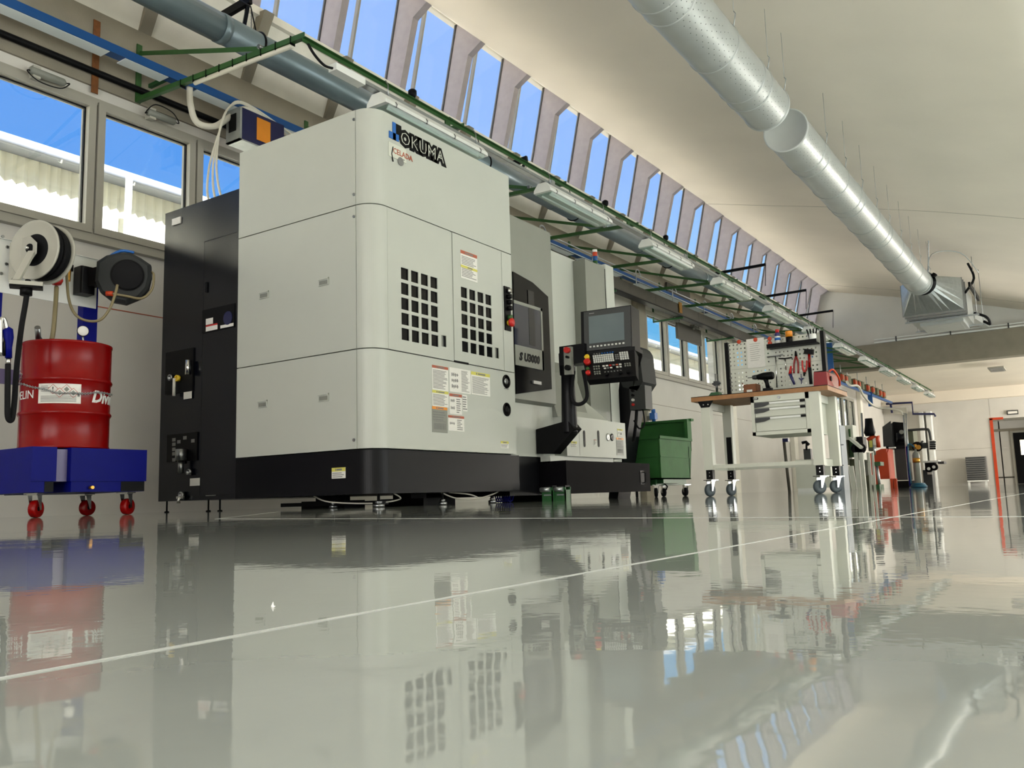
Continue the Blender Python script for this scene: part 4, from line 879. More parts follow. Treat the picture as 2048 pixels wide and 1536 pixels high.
# supply box with hoses at the busbar
q = on(515, 258, 'x', -7.35)
sb = thing('supply_box', 'dark blue power tap box with a yellow sticker hanging on the busbar', 'box', (q.x, q.y, 4.05))
mb = MB(); mb.box((-7.55, 5.83, 4.0), (-7.32, 6.42, 4.36)); P_('case', 'blue_dark', sb, mb)
mb = MB(); mb.box((-7.55, 5.80, 3.985), (-7.32, 5.83, 4.36)); mb.box((-7.55, 5.80, 3.985), (-7.32, 6.1, 4.0)); P_('bracket_plate', 'galv', sb, mb)
mb = MB(); mb.box((-7.32, 6.03, 4.06), (-7.316, 6.22, 4.32)); P_('sticker', 'amber', sb, mb)
mb = MB(); mb.box((-7.5, 5.795, 4.1), (-7.38, 5.80, 4.3)); P_('socket', 'black', sb, mb)
mb = MB(); mb.tube(smooth_path([(-7.62, 5.38, 4.50), (-7.6, 5.38, 4.3), (-7.58, 5.45, 4.12), (-7.52, 5.62, 4.12), (-7.5, 5.8, 4.28), (-7.48, 5.98, 4.44), (-7.46, 6.14, 4.44), (-7.44, 6.2, 4.36)], 6), .034, 10); P_('flexible_conduit', 'cable_white', sb, mb)
for k in range(3):
    mb = MB(); mb.tube(smooth_path([(-7.46+.04*k, 6.5+.1*k, 4.3), (-7.45, 6.0, 4.48+.01*k), (-7.44, 5.75, 4.36), (-7.4, 5.6, 4.02), (-7.3, 5.4+.05*k, 3.5), (-7.2, 5.35+.1*k, 3.1), (-7.0, 5.5+.1*k, 2.83)], 6), .012, 6); P_('cable', 'cable_white', sb, mb)
mb = MB(); mb.cyl((-7.45, 6.6, 4.3), (-7.45, 6.75, 4.3), .05, 12); P_('red_plug', 'red', sb, mb)
# window openers (small motors with a cable loop)
for u, v, lb in ((98, 152, 'grey cylindrical window opener above the first window from the left'), (325, 233, 'grey cylindrical window opener above the second window from the left'), (1352, 640, 'grey cylindrical window opener above the first far window'), (1392, 655, 'grey cylindrical window opener above the second far window')):
    q = on(u, v, 'x', -7.86); y = q.y; z = q.z; t_ = thing('window_opener', lb, 'window opener', (-7.9, y, z), 'window openers on the frames')
    mb = MB(); mb.lathe([(.02, -.17), (.038, -.16), (.038, .15), (.02, .17)], (-7.88, y, z), (0, 1, 0), 14); P_('motor', 'grey_paint', t_, mb)
    mb = MB(); mb.box((-7.96, y-.14, z-.06), (-7.87, y-.07, z+.06)); P_('mount', 'reel_grey', t_, mb)
    mb = MB(); mb.tube(smooth_path([(-7.88, y-.15, z), (-7.86, y-.2, z-.03), (-7.84, y-.1, z+.09 if u > 200 else z-.1), (-7.84, y+.1, z+.08 if u > 200 else z-.09), (-7.86, y+.2, z), (-7.88, y+.17, z)], 6), .006, 5); P_('cable', 'rubber', t_, mb)
# ================================================================ drum cart with hose reels
def caster(parent, x, y, r, ztop, wheelmat, hub='steel', ang=0., w=.035, forkw=None, plate=True):
    """swivel castor standing on the floor; wheel axis turned by ang about z"""
    c, s_ = math.cos(ang), math.sin(ang); ax = Vector((c, s_, 0)); fw = Vector((-s_, c, 0))
    o = Vector((x, y, 0)); off = fw*(r*.35)
    g_ = MB()
    fo = w/2+.012
    for sg in (-1, 1):
        a = o+ax*(sg*fo)
        g_.add([a-off*1.+Vector((0, 0, ztop)), a+off*1.2+Vector((0, 0, ztop)), a+off*1.3+Vector((0, 0, r*.85)), a+off*.6+Vector((0, 0, r*.85)),
                a-off*1.+ax*.004*sg+Vector((0, 0, ztop)), a+off*1.2+ax*.004*sg+Vector((0, 0, ztop)), a+off*1.3+ax*.004*sg+Vector((0, 0, r*.85)), a+off*.6+ax*.004*sg+Vector((0, 0, r*.85))],
               [(0,3,2,1),(4,5,6,7),(0,1,5,4),(1,2,6,5),(2,3,7,6),(3,0,4,7)])
    g_.bar(o-ax*(fo+.004)+Vector((0, 0, ztop)), o+ax*(fo+.004)+Vector((0, 0, ztop)), r*1.1, .006)
    if plate: g_.bar(o-ax*.05+Vector((0, 0, ztop+.008)), o+ax*.05+Vector((0, 0, ztop+.008)), .09, .006)
    k = P_('caster', 'chrome', parent, g_)
    m_ = MB(); p = o+off+Vector((0, 0, r)); m_.lathe([(r*.55, -w/2), (r*.97, -w/2), (r, -w*.35), (r, w*.35), (r*.97, w/2), (r*.55, w/2)], p, ax, 24); P_('wheel', wheelmat, k, m_)
    m_ = MB(); m_.lathe([(r*.2, -w*.52), (r*.56, -w*.42), (r*.56, w*.42), (r*.2, w*.52)], p, ax, 18); P_('hub', hub, k, m_)
    return k
cx0, cx1, cy0, cy1 = -6.88, -5.93, 3.03, 3.885
ct = thing('drum_cart', 'blue wheeled drum cart with spill tray and reel board at the left edge', 'cart', ((cx0+cx1)/2, (cy0+cy1)/2, 0))
gy0, gy1 = 3.20, 3.30
for a, c in ((cy0, gy0), (gy1, cy1)):
    mb = MB(); mb.box((cx0, a, .245), (cx1, c, .48)); P_('spill_tray', 'blue_paint', ct, mb)
    mb = MB(); mb.box((cx0+.02, a+.01 if a > 3.1 else a+.0, .17), (cx1-.008, c-.012, .245)); P_('under_frame', 'blue_paint', ct, mb)
mb = MB(); mb.box((cx1-.06, cy1-.2, .172), (cx1-.006, cy1-.011, .243)); P_('fork_pocket', 'black', ct, mb)
mb = MB(); mb.box((cx1-.06, gy0-.075, .172), (cx1-.006, gy0-.013, .243)); P_('fork_pocket', 'black', ct, mb)
mb = MB(); mb.box((cx0, gy0-.001, .245), (cx1-.05, gy1+.001, .47)); P_('tray_link', 'lavender', ct, mb)
q = on(181, 975, 'x', cx1); mb = MB(); mb.cyl((cx1-.01, q.y, q.z), (cx1+.03, q.y, q.z), .012, 10); P_('drain_plug', 'brass', ct, mb)
for x, y, a in ((cx1-.1, cy0+.08, .5), (cx1-.1, cy1-.1, .35), (-6.43, 3.70, .15), (cx0+.12, cy0+.06, .3)):
    caster(ct, x, y, .06, .155, 'red_paint', 'black', a, .042)
px0 = -6.62
for y0_, y1_ in ((3.02, 3.10), (3.72, 3.84)):
    mb = MB(); mb.box((px0-.05, y0_, .3), (px0+.03, y1_, 1.95)); P_('post', 'blue_paint', ct, mb)
z0p, z1p = 1.66, 2.07
mb = MB(); mb.box((px0+.03, 2.86, z0p), (px0+.04, 3.82, z1p)); mb.box((px0+.03, 2.86, z1p-.004), (px0+.055, 3.82, z1p)); P_('reel_board', 'white_paint', ct, mb)
mb = MB(); mb.box((px0+.03, 2.7, .98), (px0+.05, 3.35, 1.09)); P_('side_rail', 'lavender', ct, mb)
for u, v in ((5, 473), (2, 547), (14, 494), (12, 528)):
    q = on(u, v, 'x', px0+.04); mb = MB(); mb.cyl((px0+.04, q.y, q.z), (px0+.05, q.y, q.z), .011, 8); P_('bolt', 'steel', ct, mb)
# --- grey open hose reel
rc_ = on(85, 505, 'x', -6.28); A = Vector((-.30, .954, 0)).normalized(); rr = .225
r1 = thing('hose_reel', 'grey metal reel of black hose bolted on the white board, left one', 'hose reel', (rc_.x, rc_.y, rc_.z))
for h, nm in ((-.075, 'front'), (.075, 'back')):
    sg = -1 if h < 0 else 1
    mb = MB(); mb.lathe([(.10, h-.012*sg), (.135, h), (rr-.02, h), (rr-.008, h+.008*sg), (rr, h+.004*sg), (rr, h-.006*sg), (rr-.02, h-.006*sg), (.135, h-.006*sg)], rc_, A, 36); P_('flange', 'reel_grey', r1, mb)
    mb = MB(); mb.lathe([(.102, h-.012*sg), (.06, h-.02*sg), (.001, h-.02*sg)], rc_, A, 24); P_('flange_dish', 'reel_grey', r1, mb)
for k in range(4):
    h = -.052+.035*k
    for ring in range(2):
        mb = MB(); ra = .175+.02*ring-.01*(k % 2); uA = Vector((0, 0, 1)); vA = A.cross(uA)
        mb.tube([rc_+A*h+uA*ra*math.cos(t_)+vA*ra*math.sin(t_) for t_ in [2*PI*i/32 for i in range(32)]], .018, 8, closed=True); P_('hose_turn', 'rubber', r1, mb)
mb = MB(); mb.lathe([(.16, -.07), (.16, .07)], rc_, A, 24); P_('core', 'rubber', r1, mb)
mb = MB(); mb.cyl(rc_-A*.12, rc_+A*.02, .035, 14); P_('swivel', 'black', r1, mb)
sidev = Vector((1, .3, 0)).normalized()
b0_ = rc_-A*.11
mb = MB()
mb.add([b0_+Vector((-.30, .0, .10)), b0_+Vector((-.02, 0, .10)), b0_+Vector((.08, 0, .03)), b0_+Vector((.08, 0, -.05)), b0_+Vector((0, 0, -.10)), b0_+Vector((-.30, 0, -.20))][0:6]
       +[b0_+Vector((-.30, .006, .10)), b0_+Vector((-.02, .006, .10)), b0_+Vector((.08, .006, .03)), b0_+Vector((.08, .006, -.05)), b0_+Vector((0, .006, -.10)), b0_+Vector((-.30, .006, -.20))],
       [(5,4,3,2,1,0), (6,7,8,9,10,11)]+[(i, (i+1) % 6, (i+1) % 6+6, i+6) for i in range(6)]); P_('side_bracket', 'reel_grey', r1, mb)
mb = MB(); mb.cyl(b0_-Vector((0, .035, 0)), b0_, .012, 8); P_('axle_bolt', 'chrome', r1, mb)
g0 = on(50, 568, 'x', -6.1)
mb = MB(); mb.bar(b0_+Vector((.03, -.002, -.03)), (g0.x-.02, g0.y-.05, g0.z+.02), .05, .02); P_('guide_arm', 'reel_grey', r1, mb)
mb = MB(); mb.bar((g0.x-.05, g0.y-.08, g0.z-.0), (g0.x+.05, g0.y+.10, g0.z-.0), .08, .03); P_('guide_frame', 'reel_grey', r1, mb)
mb = MB(); mb.bar((g0.x-.05, g0.y-.08, g0.z-.022), (g0.x+.05, g0.y+.10, g0.z-.022), .09, .016); mb.cyl((g0.x, g0.y+.01, g0.z-.08), (g0.x, g0.y+.01, g0.z-.02), .04, 14); P_('roller_guide', 'black', r1, mb)
# hose hanging down and back up to the nozzle, part of the reel
def hp_(u, v, x): q = on(u, v, 'x', x); return (q.x, q.y, q.z)
mb = MB(); mb.tube(smooth_path([hp_(56, 560, -6.1), hp_(52, 600, -6.08), hp_(42, 660, -6.02), hp_(33, 740, -5.98), hp_(29, 800, -5.95), hp_(24, 838, -5.93), hp_(16, 835, -5.92), hp_(15, 800, -5.92), hp_(16, 728, -5.93)], 8), .018, 10); P_('hose', 'rubber', r1, mb)
nz = thing('fuel_nozzle', 'blue dispensing nozzle hanging at the end of the black hose', 'nozzle', hp_(15, 690, -5.93))
mb = MB(); mb.tube([hp_(16, 730, -5.93), hp_(17, 715, -5.93)], .016, 10); P_('swivel', 'chrome', nz, mb)
mb = MB(); mb.tube([hp_(17, 716, -5.93), hp_(17, 695, -5.93), hp_(17, 675, -5.93), hp_(15, 660, -5.93), hp_(12, 656, -5.93)], [.022, .022, .032, .034, .02], 10); P_('body', 'blue_paint', nz, mb)
mb = MB(); mb.tube([hp_(9, 712, -5.93), hp_(8, 690, -5.93), hp_(12, 672, -5.93)], .01, 6); P_('trigger', 'black', nz, mb)
mb = MB(); mb.tube(smooth_path([hp_(14, 658, -5.93), hp_(10, 642, -5.93), hp_(5, 636, -5.93), hp_(2, 648, -5.93), hp_(1, 712, -5.93)], 5), .013, 8); P_('spout', 'chrome', nz, mb)
# --- dark plastic reel
c2 = on(240, 552, 'x', -6.3)
r2 = thing('hose_reel', 'dark grey plastic enclosed hose reel swivelled on the white board, right one', 'hose reel', (c2.x, c2.y, c2.z))
A2 = Vector((.80, -.58, -.12)).normalized(); U2 = Vector((0, 0, 1)); U2 = (U2-A2*U2.dot(A2)).normalized(); V2 = U2.cross(A2).normalized()
if V2.y < 0: V2 = -V2
def q2(a, b, h): return c2+V2*a+U2*b+A2*h
outl = [(-.17, .10), (-.10, .155), (0, .185), (.08, .19), (.16, .15), (.235, .10), (.24, 0), (.22, -.10), (.16, -.18), (.05, -.235), (-.05, -.22), (-.14, -.15), (-.18, -.06)]
mb = MB(); n_ = len(outl)
rings = [(-.10, .8), (-.08, .97), (.05, .97), (.075, .85)]
vs = [q2(a*sc+.02*(1-sc), b*sc, h) for h, sc in rings for a, b in outl]
mb.add(vs, [tuple(range(n_-1, -1, -1)), tuple(3*n_+i for i in range(n_))], 0); mb.f_off(vs, [(k*n_+i, k*n_+(i+1) % n_, (k+1)*n_+(i+1) % n_, (k+1)*n_+i) for k in range(3) for i in range(n_)], 0, False)
P_('case', 'reel_dark', r2, mb)
mb = MB(); mb.lathe([(.118, 0), (.118, .014), (.108, .02), (.001, .022)], q2(.06, -.0, .074), A2, 32); P_('drum_cover', 'rubber', r2, mb)
mb = MB(); mb.lathe([(.126, 0), (.126, .006)], q2(.06, 0, .073), A2, 32); P_('cover_ring', 'black', r2, mb)
mb = MB(); mb.bevbox((px0+.04, 3.62, 1.74), (px0+.16, 3.74, 1.96), .015); mb.bar((px0+.1, 3.68, 1.86), q2(-.12, 0, -.03), .08, .14); P_('swivel_bracket', 'machine_black', r2, mb)
mb = MB(); mb.tube(smooth_path([q2(-.1, .13, .02), q2(0, .20, 0), q2(.1, .195, 0)], 4), .012, 6); P_('carry_handle', 'logo_blue', r2, mb)
mb = MB(); mb.cyl(q2(-.09, -.155, .09), q2(-.04, -.155, .1), .02, 10); P_('hose_nut', 'orange', r2, mb)
mb = MB(); mb.tube(smooth_path([q2(-.05, -.155, .10), q2(.06, -.17, .11), q2(.17, -.18, .10), q2(.24, -.1, .06), q2(.25, .02, .03), q2(.22, .05, .0)], 6), .010, 8); P_('hose_tail', 'hose_tan', r2, mb)
mb = MB(); mb.tube(smooth_path([hp_(133, 505, -6.45), hp_(134, 560, -6.35), hp_(138, 600, -6.3), hp_(150, 628, -6.25), hp_(172, 641, -6.2), hp_(200, 640, -6.15), hp_(219, 618, -6.1), hp_(230, 590, -6.1), hp_(235, 570, -6.12)], 8), .0105, 8); P_('connecting_hose', 'hose_tan', r2, mb)
# --- fittings between the reels
ft = thing('valve_fitting', 'red and brass air fittings on the white board between the reels', 'fitting', hp_(130, 530, -6.5))
mb = MB(); mb.tube([hp_(127, 478, -6.5), hp_(127, 490, -6.5)], .022, 10); P_('cap', 'black', ft, mb)
mb = MB(); mb.tube([hp_(127, 490, -6.5), hp_(129, 500, -6.5)], .018, 10); P_('sleeve', 'chrome', ft, mb)
mb = MB(); mb.tube([hp_(129, 500, -6.5), hp_(129, 520, -6.5), hp_(133, 524, -6.48)], .026, 10); P_('valve_body', 'red', ft, mb)
mb = MB(); mb.tube(smooth_path([hp_(131, 520, -6.46), hp_(138, 524, -6.46), hp_(137, 545, -6.45), hp_(136, 562, -6.44)], 4), .018, 10); P_('elbow', 'brass', ft, mb)
mb = MB(); mb.tube([hp_(143, 530, -6.45), hp_(142, 542, -6.45)], .016, 8); P_('lever', 'black', ft, mb)
mb = MB(); mb.tube([hp_(124, 520, -6.5), hp_(122, 545, -6.5)], .014, 8); P_('blue_line', 'blue_dark', ft, mb)
mb = MB(); mb.lathe([(.03, -.03), (.045, -.02), (.045, .02), (.03, .03)], hp_(113, 560, -6.4), (.8, -.5, .1), 8); P_('regulator', 'red', ft, mb)
# --- the drum
D = Vector((-6.25, 3.42, .482)); rd = .300; hd_ = .775
dm = thing('oil_drum', 'glossy red steel oil drum with white lettering standing on the blue cart', 'drum', D)
prof = [(rd-.006, 0), (rd+.004, .004), (rd+.004, .014), (rd, .02), (rd, .235), (rd+.008, .245), (rd+.012, .255), (rd+.008, .265), (rd, .275), (rd, .475), (rd+.008, .485), (rd+.012, .495), (rd+.008, .505), (rd, .515), (rd, hd_-.02), (rd+.005, hd_-.014), (rd+.005, hd_), (rd-.006, hd_), (rd-.008, hd_-.02), (.001, hd_-.02)]
mb = MB(); mb.lathe(prof, D, (0, 0, 1), 64); P_('shell', 'red_paint', dm, mb)
toc = math.atan2(-D.y, -D.x)   # bearing of the camera from the drum
def arc(a0, h, e=.0015): return Vector((D.x+(rd+e)*math.cos(a0), D.y+(rd+e)*math.sin(a0), D.z+h))
def ang_px(u):                 # bearing on the drum wall that shows at picture column u
    c_ = 129.5; w_ = 83.; return toc+math.asin(max(-.98, min(.98, (u-c_)/w_)))
def patch(mb, a0, a1, h0, h1, e, mi=0, n=10):
    vs = []
    for i in range(n+1):
        a = a0+(a1-a0)*i/n; vs += [arc(a, h0, e), arc(a, h1, e)]
    return mb.add(vs, [(2*i, 2*i+2, 2*i+3, 2*i+1) for i in range(n)], mi, True)
la, lb_ = ang_px(82), ang_px(156); lh0, lh1 = .315, .455
mb = MB(); patch(mb, la, lb_, lh0, lh1, .0012); lbo = P_('label_sheet', 'paper', dm, mb)
mb = MB()
for i in range(5): patch(mb, la+.06, lb_-.1, lh0+.012+.009*i, lh0+.016+.009*i, .0016)
for i in range(4): patch(mb, la+.06, la+.22+.04*(i % 2), lh1-.02-.012*i, lh1-.016-.012*i, .0016, n=4)
patch(mb, lb_-.08, lb_-.03, lh0+.05, lh0+.07, .0016, n=2); o = P_('fine_print', 'print_grey', lbo, mb)
for i, (da, dh) in enumerate(((.30, .10), (.40, .075), (.50, .10), (.60, .075))):
    ac = la+(lb_-la)*(.30+.155*i)+.05; hc = lh0+dh; s_ = .034
    ps = [(ac-s_/rd, hc), (ac, hc+s_), (ac+s_/rd, hc), (ac, hc-s_)]
    mb = MB(); pp = [arc(a, h, .002) for a, h in ps]
    mb.tube(pp, .0018, 4, closed=True, mi=0); P_('hazard_diamond', 'red', lbo, mb)
    mb = MB()
    if i == 0: mb.add([arc(ac-.012, hc+.016, .002), arc(ac+.012, hc+.016, .002), arc(ac+.006, hc-.004, .002), arc(ac-.006, hc-.004, .002), arc(ac-.008, hc-.008, .002), arc(ac+.008, hc-.008, .002), arc(ac+.008, hc-.016, .002), arc(ac-.008, hc-.016, .002)], [(0, 3, 2, 1), (4, 7, 6, 5)])
    else: mb.add([arc(ac-.06, hc, .002), arc(ac, hc-.018, .002), arc(ac+.06, hc, .002), arc(ac, hc+.018, .002)], [(0, 1, 2, 3)])
    P_('hazard_symbol', 'black' if i == 0 else 'grey_paint', lbo, mb)
def bendtxt(a_start, h, sc=1.): return lambda co: arc(a_start+co.x/rd, h+co.y*sc, .0014+co.z)
aw = ang_px(76)
text('MELIN', .085, None, 'lettering', 'white_paint', dm, .0005, .0, bend=lambda co: arc(aw+(co.x-.245)/rd, .355+co.y, .0014+co.z))
text('Divin', .12, None, 'lettering', 'white_paint', dm, .0005, .004, .25, bend=bendtxt(ang_px(175), .335))
ps = []
for i in range(25):
    u = 36+(212-36)*i/24; v = 745+42*math.sin(min(1, i/15)*PI/2)-(0 if i < 16 else (i-16)*.3); a = ang_px(u); ps.append(arc(a, on(u, v, 'x', -5.97).z-D.z+.004*math.sin(i), .014) if i > 1 else Vector(hp_(u, v, -6.2)))
full = smooth_path(ps, 3)
ch = thing('chain', 'thin steel chain slung around the red drum', 'chain', ps[12])
mb = MB()
for i in range(len(full)-1):
    a, c = full[i], full[i+1]; m_ = (a+c)/2; t_ = (c-a).normalized(); nrm = Vector((0, 0, 1)) if i % 2 else Vector((t_.y, -t_.x, 0)).normalized(); L_ = (c-a).length*.62
    mb.tube([m_+t_*L_*math.cos(b)+nrm*.007*math.sin(b) for b in [2*PI*k/8 for k in range(8)]], .0026, 4, closed=True)
o = P_('chain_links', 'galv', ch, mb); o['kind'] = 'stuff'
tz = D.z+hd_
q = on(92, 660, 'y', 3.3)
mb = MB(); mb.tube([(D.x-.02, D.y-.15, tz-.015), (D.x+.0, D.y-.22, tz+.03), hp_(75, 655, -6.17)], .02, 10); P_('pump_tube', 'steel', dm, mb)
mb = MB(); mb.cyl((D.x-.03, D.y-.12, tz-.02), (D.x-.03, D.y-.12, tz+.01), .04, 12); P_('bung_fitting', 'steel', dm, mb)
mb = MB(); mb.tube(smooth_path([hp_(113, 574, -6.38), hp_(111, 610, -6.3), hp_(106, 667, -6.26), (D.x-.03, D.y-.12, tz)], 6), .016, 8); P_('suction_hose', 'hose_tan', dm, mb)
gq = Vector(hp_(166, 662, -6.08)); ga = (-gq.normalized()+Vector((.3, 0, .25))).normalized()
mb = MB(); mb.lathe([(.038, -.02), (.042, 0), (.04, .004)], gq, ga, 20); gg = P_('pressure_gauge', 'black', dm, mb)
mb = MB(); mb.lathe([(.037, .004), (.036, .006), (.001, .006)], gq, ga, 20); P_('dial', 'paper', gg, mb)
mb = MB(); mb.tube([gq-ga*.02, (gq.x-.02, gq.y+.02, tz-.02)], .008, 6); P_('stem', 'steel', gg, mb)
# ================================================================ tipping bin
by0, by1 = 9.75, 11.0
bn = thing('tipping_bin', 'green steel tipping bin on castors between the machine and the workbench', 'bin', (-4.4, 10.2, 0))
bx0, bx1 = -4.95, -4.03
Yb = 10.0
BX = -4.27; Ya_, Yc_ = on(1320, 900, 'x', BX).y, on(1385, 900, 'x', BX).y; XL = -5.15
zc_ = on(1320, 872, 'x', BX).z; zb_ = on(1320, 958, 'x', BX).z; zt_ = on(1385, 840, 'x', BX).z
mb = MB(); mb.prism([(XL+.25, zb_), (BX-.02, zb_), (BX-.02, zc_), (XL, zc_), (XL, zc_-.12)], 'y', Ya_, Ya_+.015); P_('front_wall', 'bin_green', bn, mb)
mb = MB(); mb.prism([(Ya_, zb_), (Yc_-.12, zb_), (Yc_-.03, zc_-.1), (Yc_-.02, zc_), (Ya_, zc_)], 'x', BX-.015, BX); P_('side_wall', 'bin_green', bn, mb)
mb = MB(); mb.prism([(Ya_, zb_), (Yc_-.12, zb_), (Yc_-.03, zc_-.1), (Yc_-.02, zc_), (Ya_, zc_)], 'x', XL, XL+.015); P_('side_wall', 'bin_green', bn, mb)
mb = MB(); mb.box((XL, Yc_-.05, zc_-.15), (BX, Yc_-.03, zt_)); mb.box((XL, Yc_-.14, zb_), (BX, Yc_-.12, zc_-.1)); mb.box((XL+.2, Ya_, zb_), (BX, Yc_-.1, zb_+.015)); P_('back_wall', 'bin_green', bn, mb)
mb = MB(); mb.box((XL, Ya_-.02, zc_-.03), (BX+.012, Ya_, zc_+.005)); mb.box((BX, Ya_-.02, zc_-.03), (BX+.015, Yc_-.03, zc_+.005)); mb.box((BX-.03, Yc_-.16, zc_), (BX+.012, Yc_-.03, zt_)); mb.box((XL, Yc_-.07, zt_-.02), (BX+.03, Yc_+.02, zt_+.01)); P_('rim', 'bin_green', bn, mb)
mb = MB(); zr_ = on(1320, 912, 'x', BX).z; mb.box((BX, Ya_, zr_-.008), (BX+.006, Yc_-.09, zr_+.008)); mb.box((XL+.1, Ya_-.006, zr_-.008), (BX, Ya_, zr_+.008)); P_('rib', 'bin_green', bn, mb)
mb = MB(); mb.box((XL+.4, Ya_+.05, zb_-.07), (BX-.1, Yc_-.02, zb_-.001)); mb.box((BX-.16, Ya_+.1, zb_-.05), (BX-.02, Yc_-.3, zb_-.001)); P_('chassis', 'green_dark', bn, mb)
for x, y, a in ((BX-.12, Ya_+.10, .6), (BX-.10, Yc_-.05, 1.0), (XL+.5, Ya_+.10, .4), (XL+.5, Yc_-.1, .9)): caster(bn, x, y, .055, zb_-.075, 'rubber', 'brown_duct', a, .03)
mb = MB(); mb.tube([(BX-.1, Ya_+.3, zb_-.05), (BX-.06, Ya_+.3, zb_-.09), (BX-.08, Ya_+.3, zb_-.13)], .01, 6); P_('foot_pedal', 'black', bn, mb)
# wall things behind the bin
q = on(1299, 845, 'x', -7.9)
mb = MB(); mb.box((-8, q.y-.25, q.z-.25), (-7.8, q.y+.05, q.z+.22)); tag(mb.build('wall_box', ['bench_grey']), 'pale small switch box on the wall behind the green bin', 'box')
q = on(1308, 850, 'x', -7.7); t_ = thing('spray_bottle', 'blue bottle-shaped unit on the wall behind the green bin', 'bottle', (q.x, q.y, q.z-.3))
mb = MB(); mb.lathe([(.07, 0), (.08, .02), (.08, .25), (.04, .3), (.04, .34)], (q.x, q.y, q.z-.22), (0, 0, 1), 14); P_('bowl', 'blue_bus', t_, mb)
mb = MB(); mb.box((q.x-.06, q.y-.07, q.z+.12), (q.x+.06, q.y+.07, q.z+.26)); mb.cyl((q.x, q.y, q.z+.26), (q.x, q.y, q.z+.34), .045, 12); P_('head', 'logo_blue', t_, mb)
mb = MB(); mb.box((-8.0, q.y-.05, q.z+.1), (q.x-.05, q.y+.05, q.z+.2)); P_('wall_mount', 'grey_paint', t_, mb)
# ================================================================ workbench
W0, W1, V0, V1 = -2.99, -1.79, 7.5, 8.15
HT = .915
wb = thing('workbench', 'pale grey wheeled workbench with wooden top and three drawers', 'workbench', ((W0+W1)/2, (V0+V1)/2, 0))
mb = MB(); mb.box((W0-.02, V0, HT-.045), (W1+.005, V1+.05, HT-.006)); P_('bench_top', 'wood', wb, mb)
mb = MB(); mb.box((W0-.02, V0+.001, HT-.006), (W1+.005, V1+.05, HT)); P_('top_mat', 'rubber', wb, mb)
lz0, lz1 = .24, HT-.045
for x0, x1 in ((W0+.065, W0+.15), (W1-.16, W1-.075)):
    for y0_ in (V0+.01, V1-.085):
        mb = MB(); mb.box((x0, y0_, lz0), (x1, y0_+.075, lz1)); lg = P_('leg', 'bench_grey', wb, mb)
        mb = MB(); mb.box((x0+.012, y0_+.01, .155), (x1-.012, y0_+.065, lz0+.03)); P_('leg_extension', 'black', lg, mb)
        for zz in (.185, .215):
            mb = MB(); mb.cyl((x0+.045, y0_+.01, zz), (x0+.045, y0_+.006, zz), .005, 8); P_('bolt', 'chrome', lg, mb)
        caster(wb, (x0+x1)/2, y0_+.04, .058, .140, 'wheel_grey', 'wheel_grey', 2.75 if x0 < -2.3 else 2.45, .03)
    mb = MB(); mb.box((x0+.005, V0+.08, lz1-.07), (x1-.06, V1-.08, lz1-.002)); mb.box((x0+.005, V0+.08, lz0), (x1-.06, V1-.08, lz0+.06)); P_('side_rail', 'bench_grey', wb, mb)
for x_ in (W0+.07,):
    mb = MB(); mb.prism([(x_-.03, lz1-.001), (x_+.12, lz1-.001), (x_+.08, lz1-.06), (x_+.0, lz1-.06)], 'y', V0+.004, V0+.0095); P_('corner_plate', 'black', wb, mb)
    for dx in (.025, .07):
        mb = MB(); mb.cyl((x_+dx, V0+.004, lz1-.035), (x_+dx, V0, lz1-.035), .006, 8); P_('bolt', 'chrome', wb, mb)
mb = MB(); mb.box((W0+.11, V1-.03, .245), (W1-.12, V1-.01, .29)); P_('rear_stretcher', 'bench_grey', wb, mb)
mb = MB(); mb.box((W0+.15, V0+.05, .25), (W1-.16, V0+.07, .285)); P_('front_stretcher', 'bench_grey', wb, mb)
mb = MB(); mb.box((W1-.15, V1-.08, .3), (W1-.11, V1-.005, .62)); mb.box((W1-.15, V1-.08, .68), (W1-.11, V1-.005, .78)); P_('cable_channel', 'black', wb, mb)
mb = MB(); mb.box((W0+.09, V1-.09, .3), (W0+.14, V1-.086, .56)); P_('leg_insert', 'black', wb, mb)
# drawer cabinet
q0 = on(1500, 792, 'y', V0); q1 = on(1617, 868, 'y', V0); dx0, dx1 = q0.x, W1-.16
dz0, dz1 = on(1500, 872, 'y', V0).z, lz1
mb = MB(); mb.box((dx0, V0+.03, dz0), (dx1, V1-.08, dz1)); mb.box((dx0, V0+.005, dz0), (dx0+.03, V0+.03, dz1)); mb.box((dx1-.03, V0+.005, dz0), (dx1, V0+.03, dz1)); mb.box((dx0, V0+.005, dz1-.055), (dx1, V0+.03, dz1)); mb.box((dx0, V0+.005, dz0), (dx1, V0+.03, dz0+.03)); dc = P_('drawer_cabinet', 'bench_grey', wb, mb)
mb = MB(); mb.cyl(((dx0+dx1)/2, V0+.005, dz1-.025), ((dx0+dx1)/2, V0-.004, dz1-.025), .012, 12); P_('lock', 'steel', dc, mb)
mb = MB(); mb.box((dx0+.02, V0+.003, dz1-.03), (dx0+.07, V0+.005, dz1-.012)); nb = P_('name_badge', 'black', dc, mb)
mb = MB(); mb.box((dx0+.027, V0+.002, dz1-.024), (dx0+.062, V0+.003, dz1-.018)); P_('badge_print', 'paper', dc, mb)
zt_ = dz1-.06; spans = [(zt_-.045, zt_), (zt_-.125, zt_-.052), (dz0+.035, zt_-.132)]
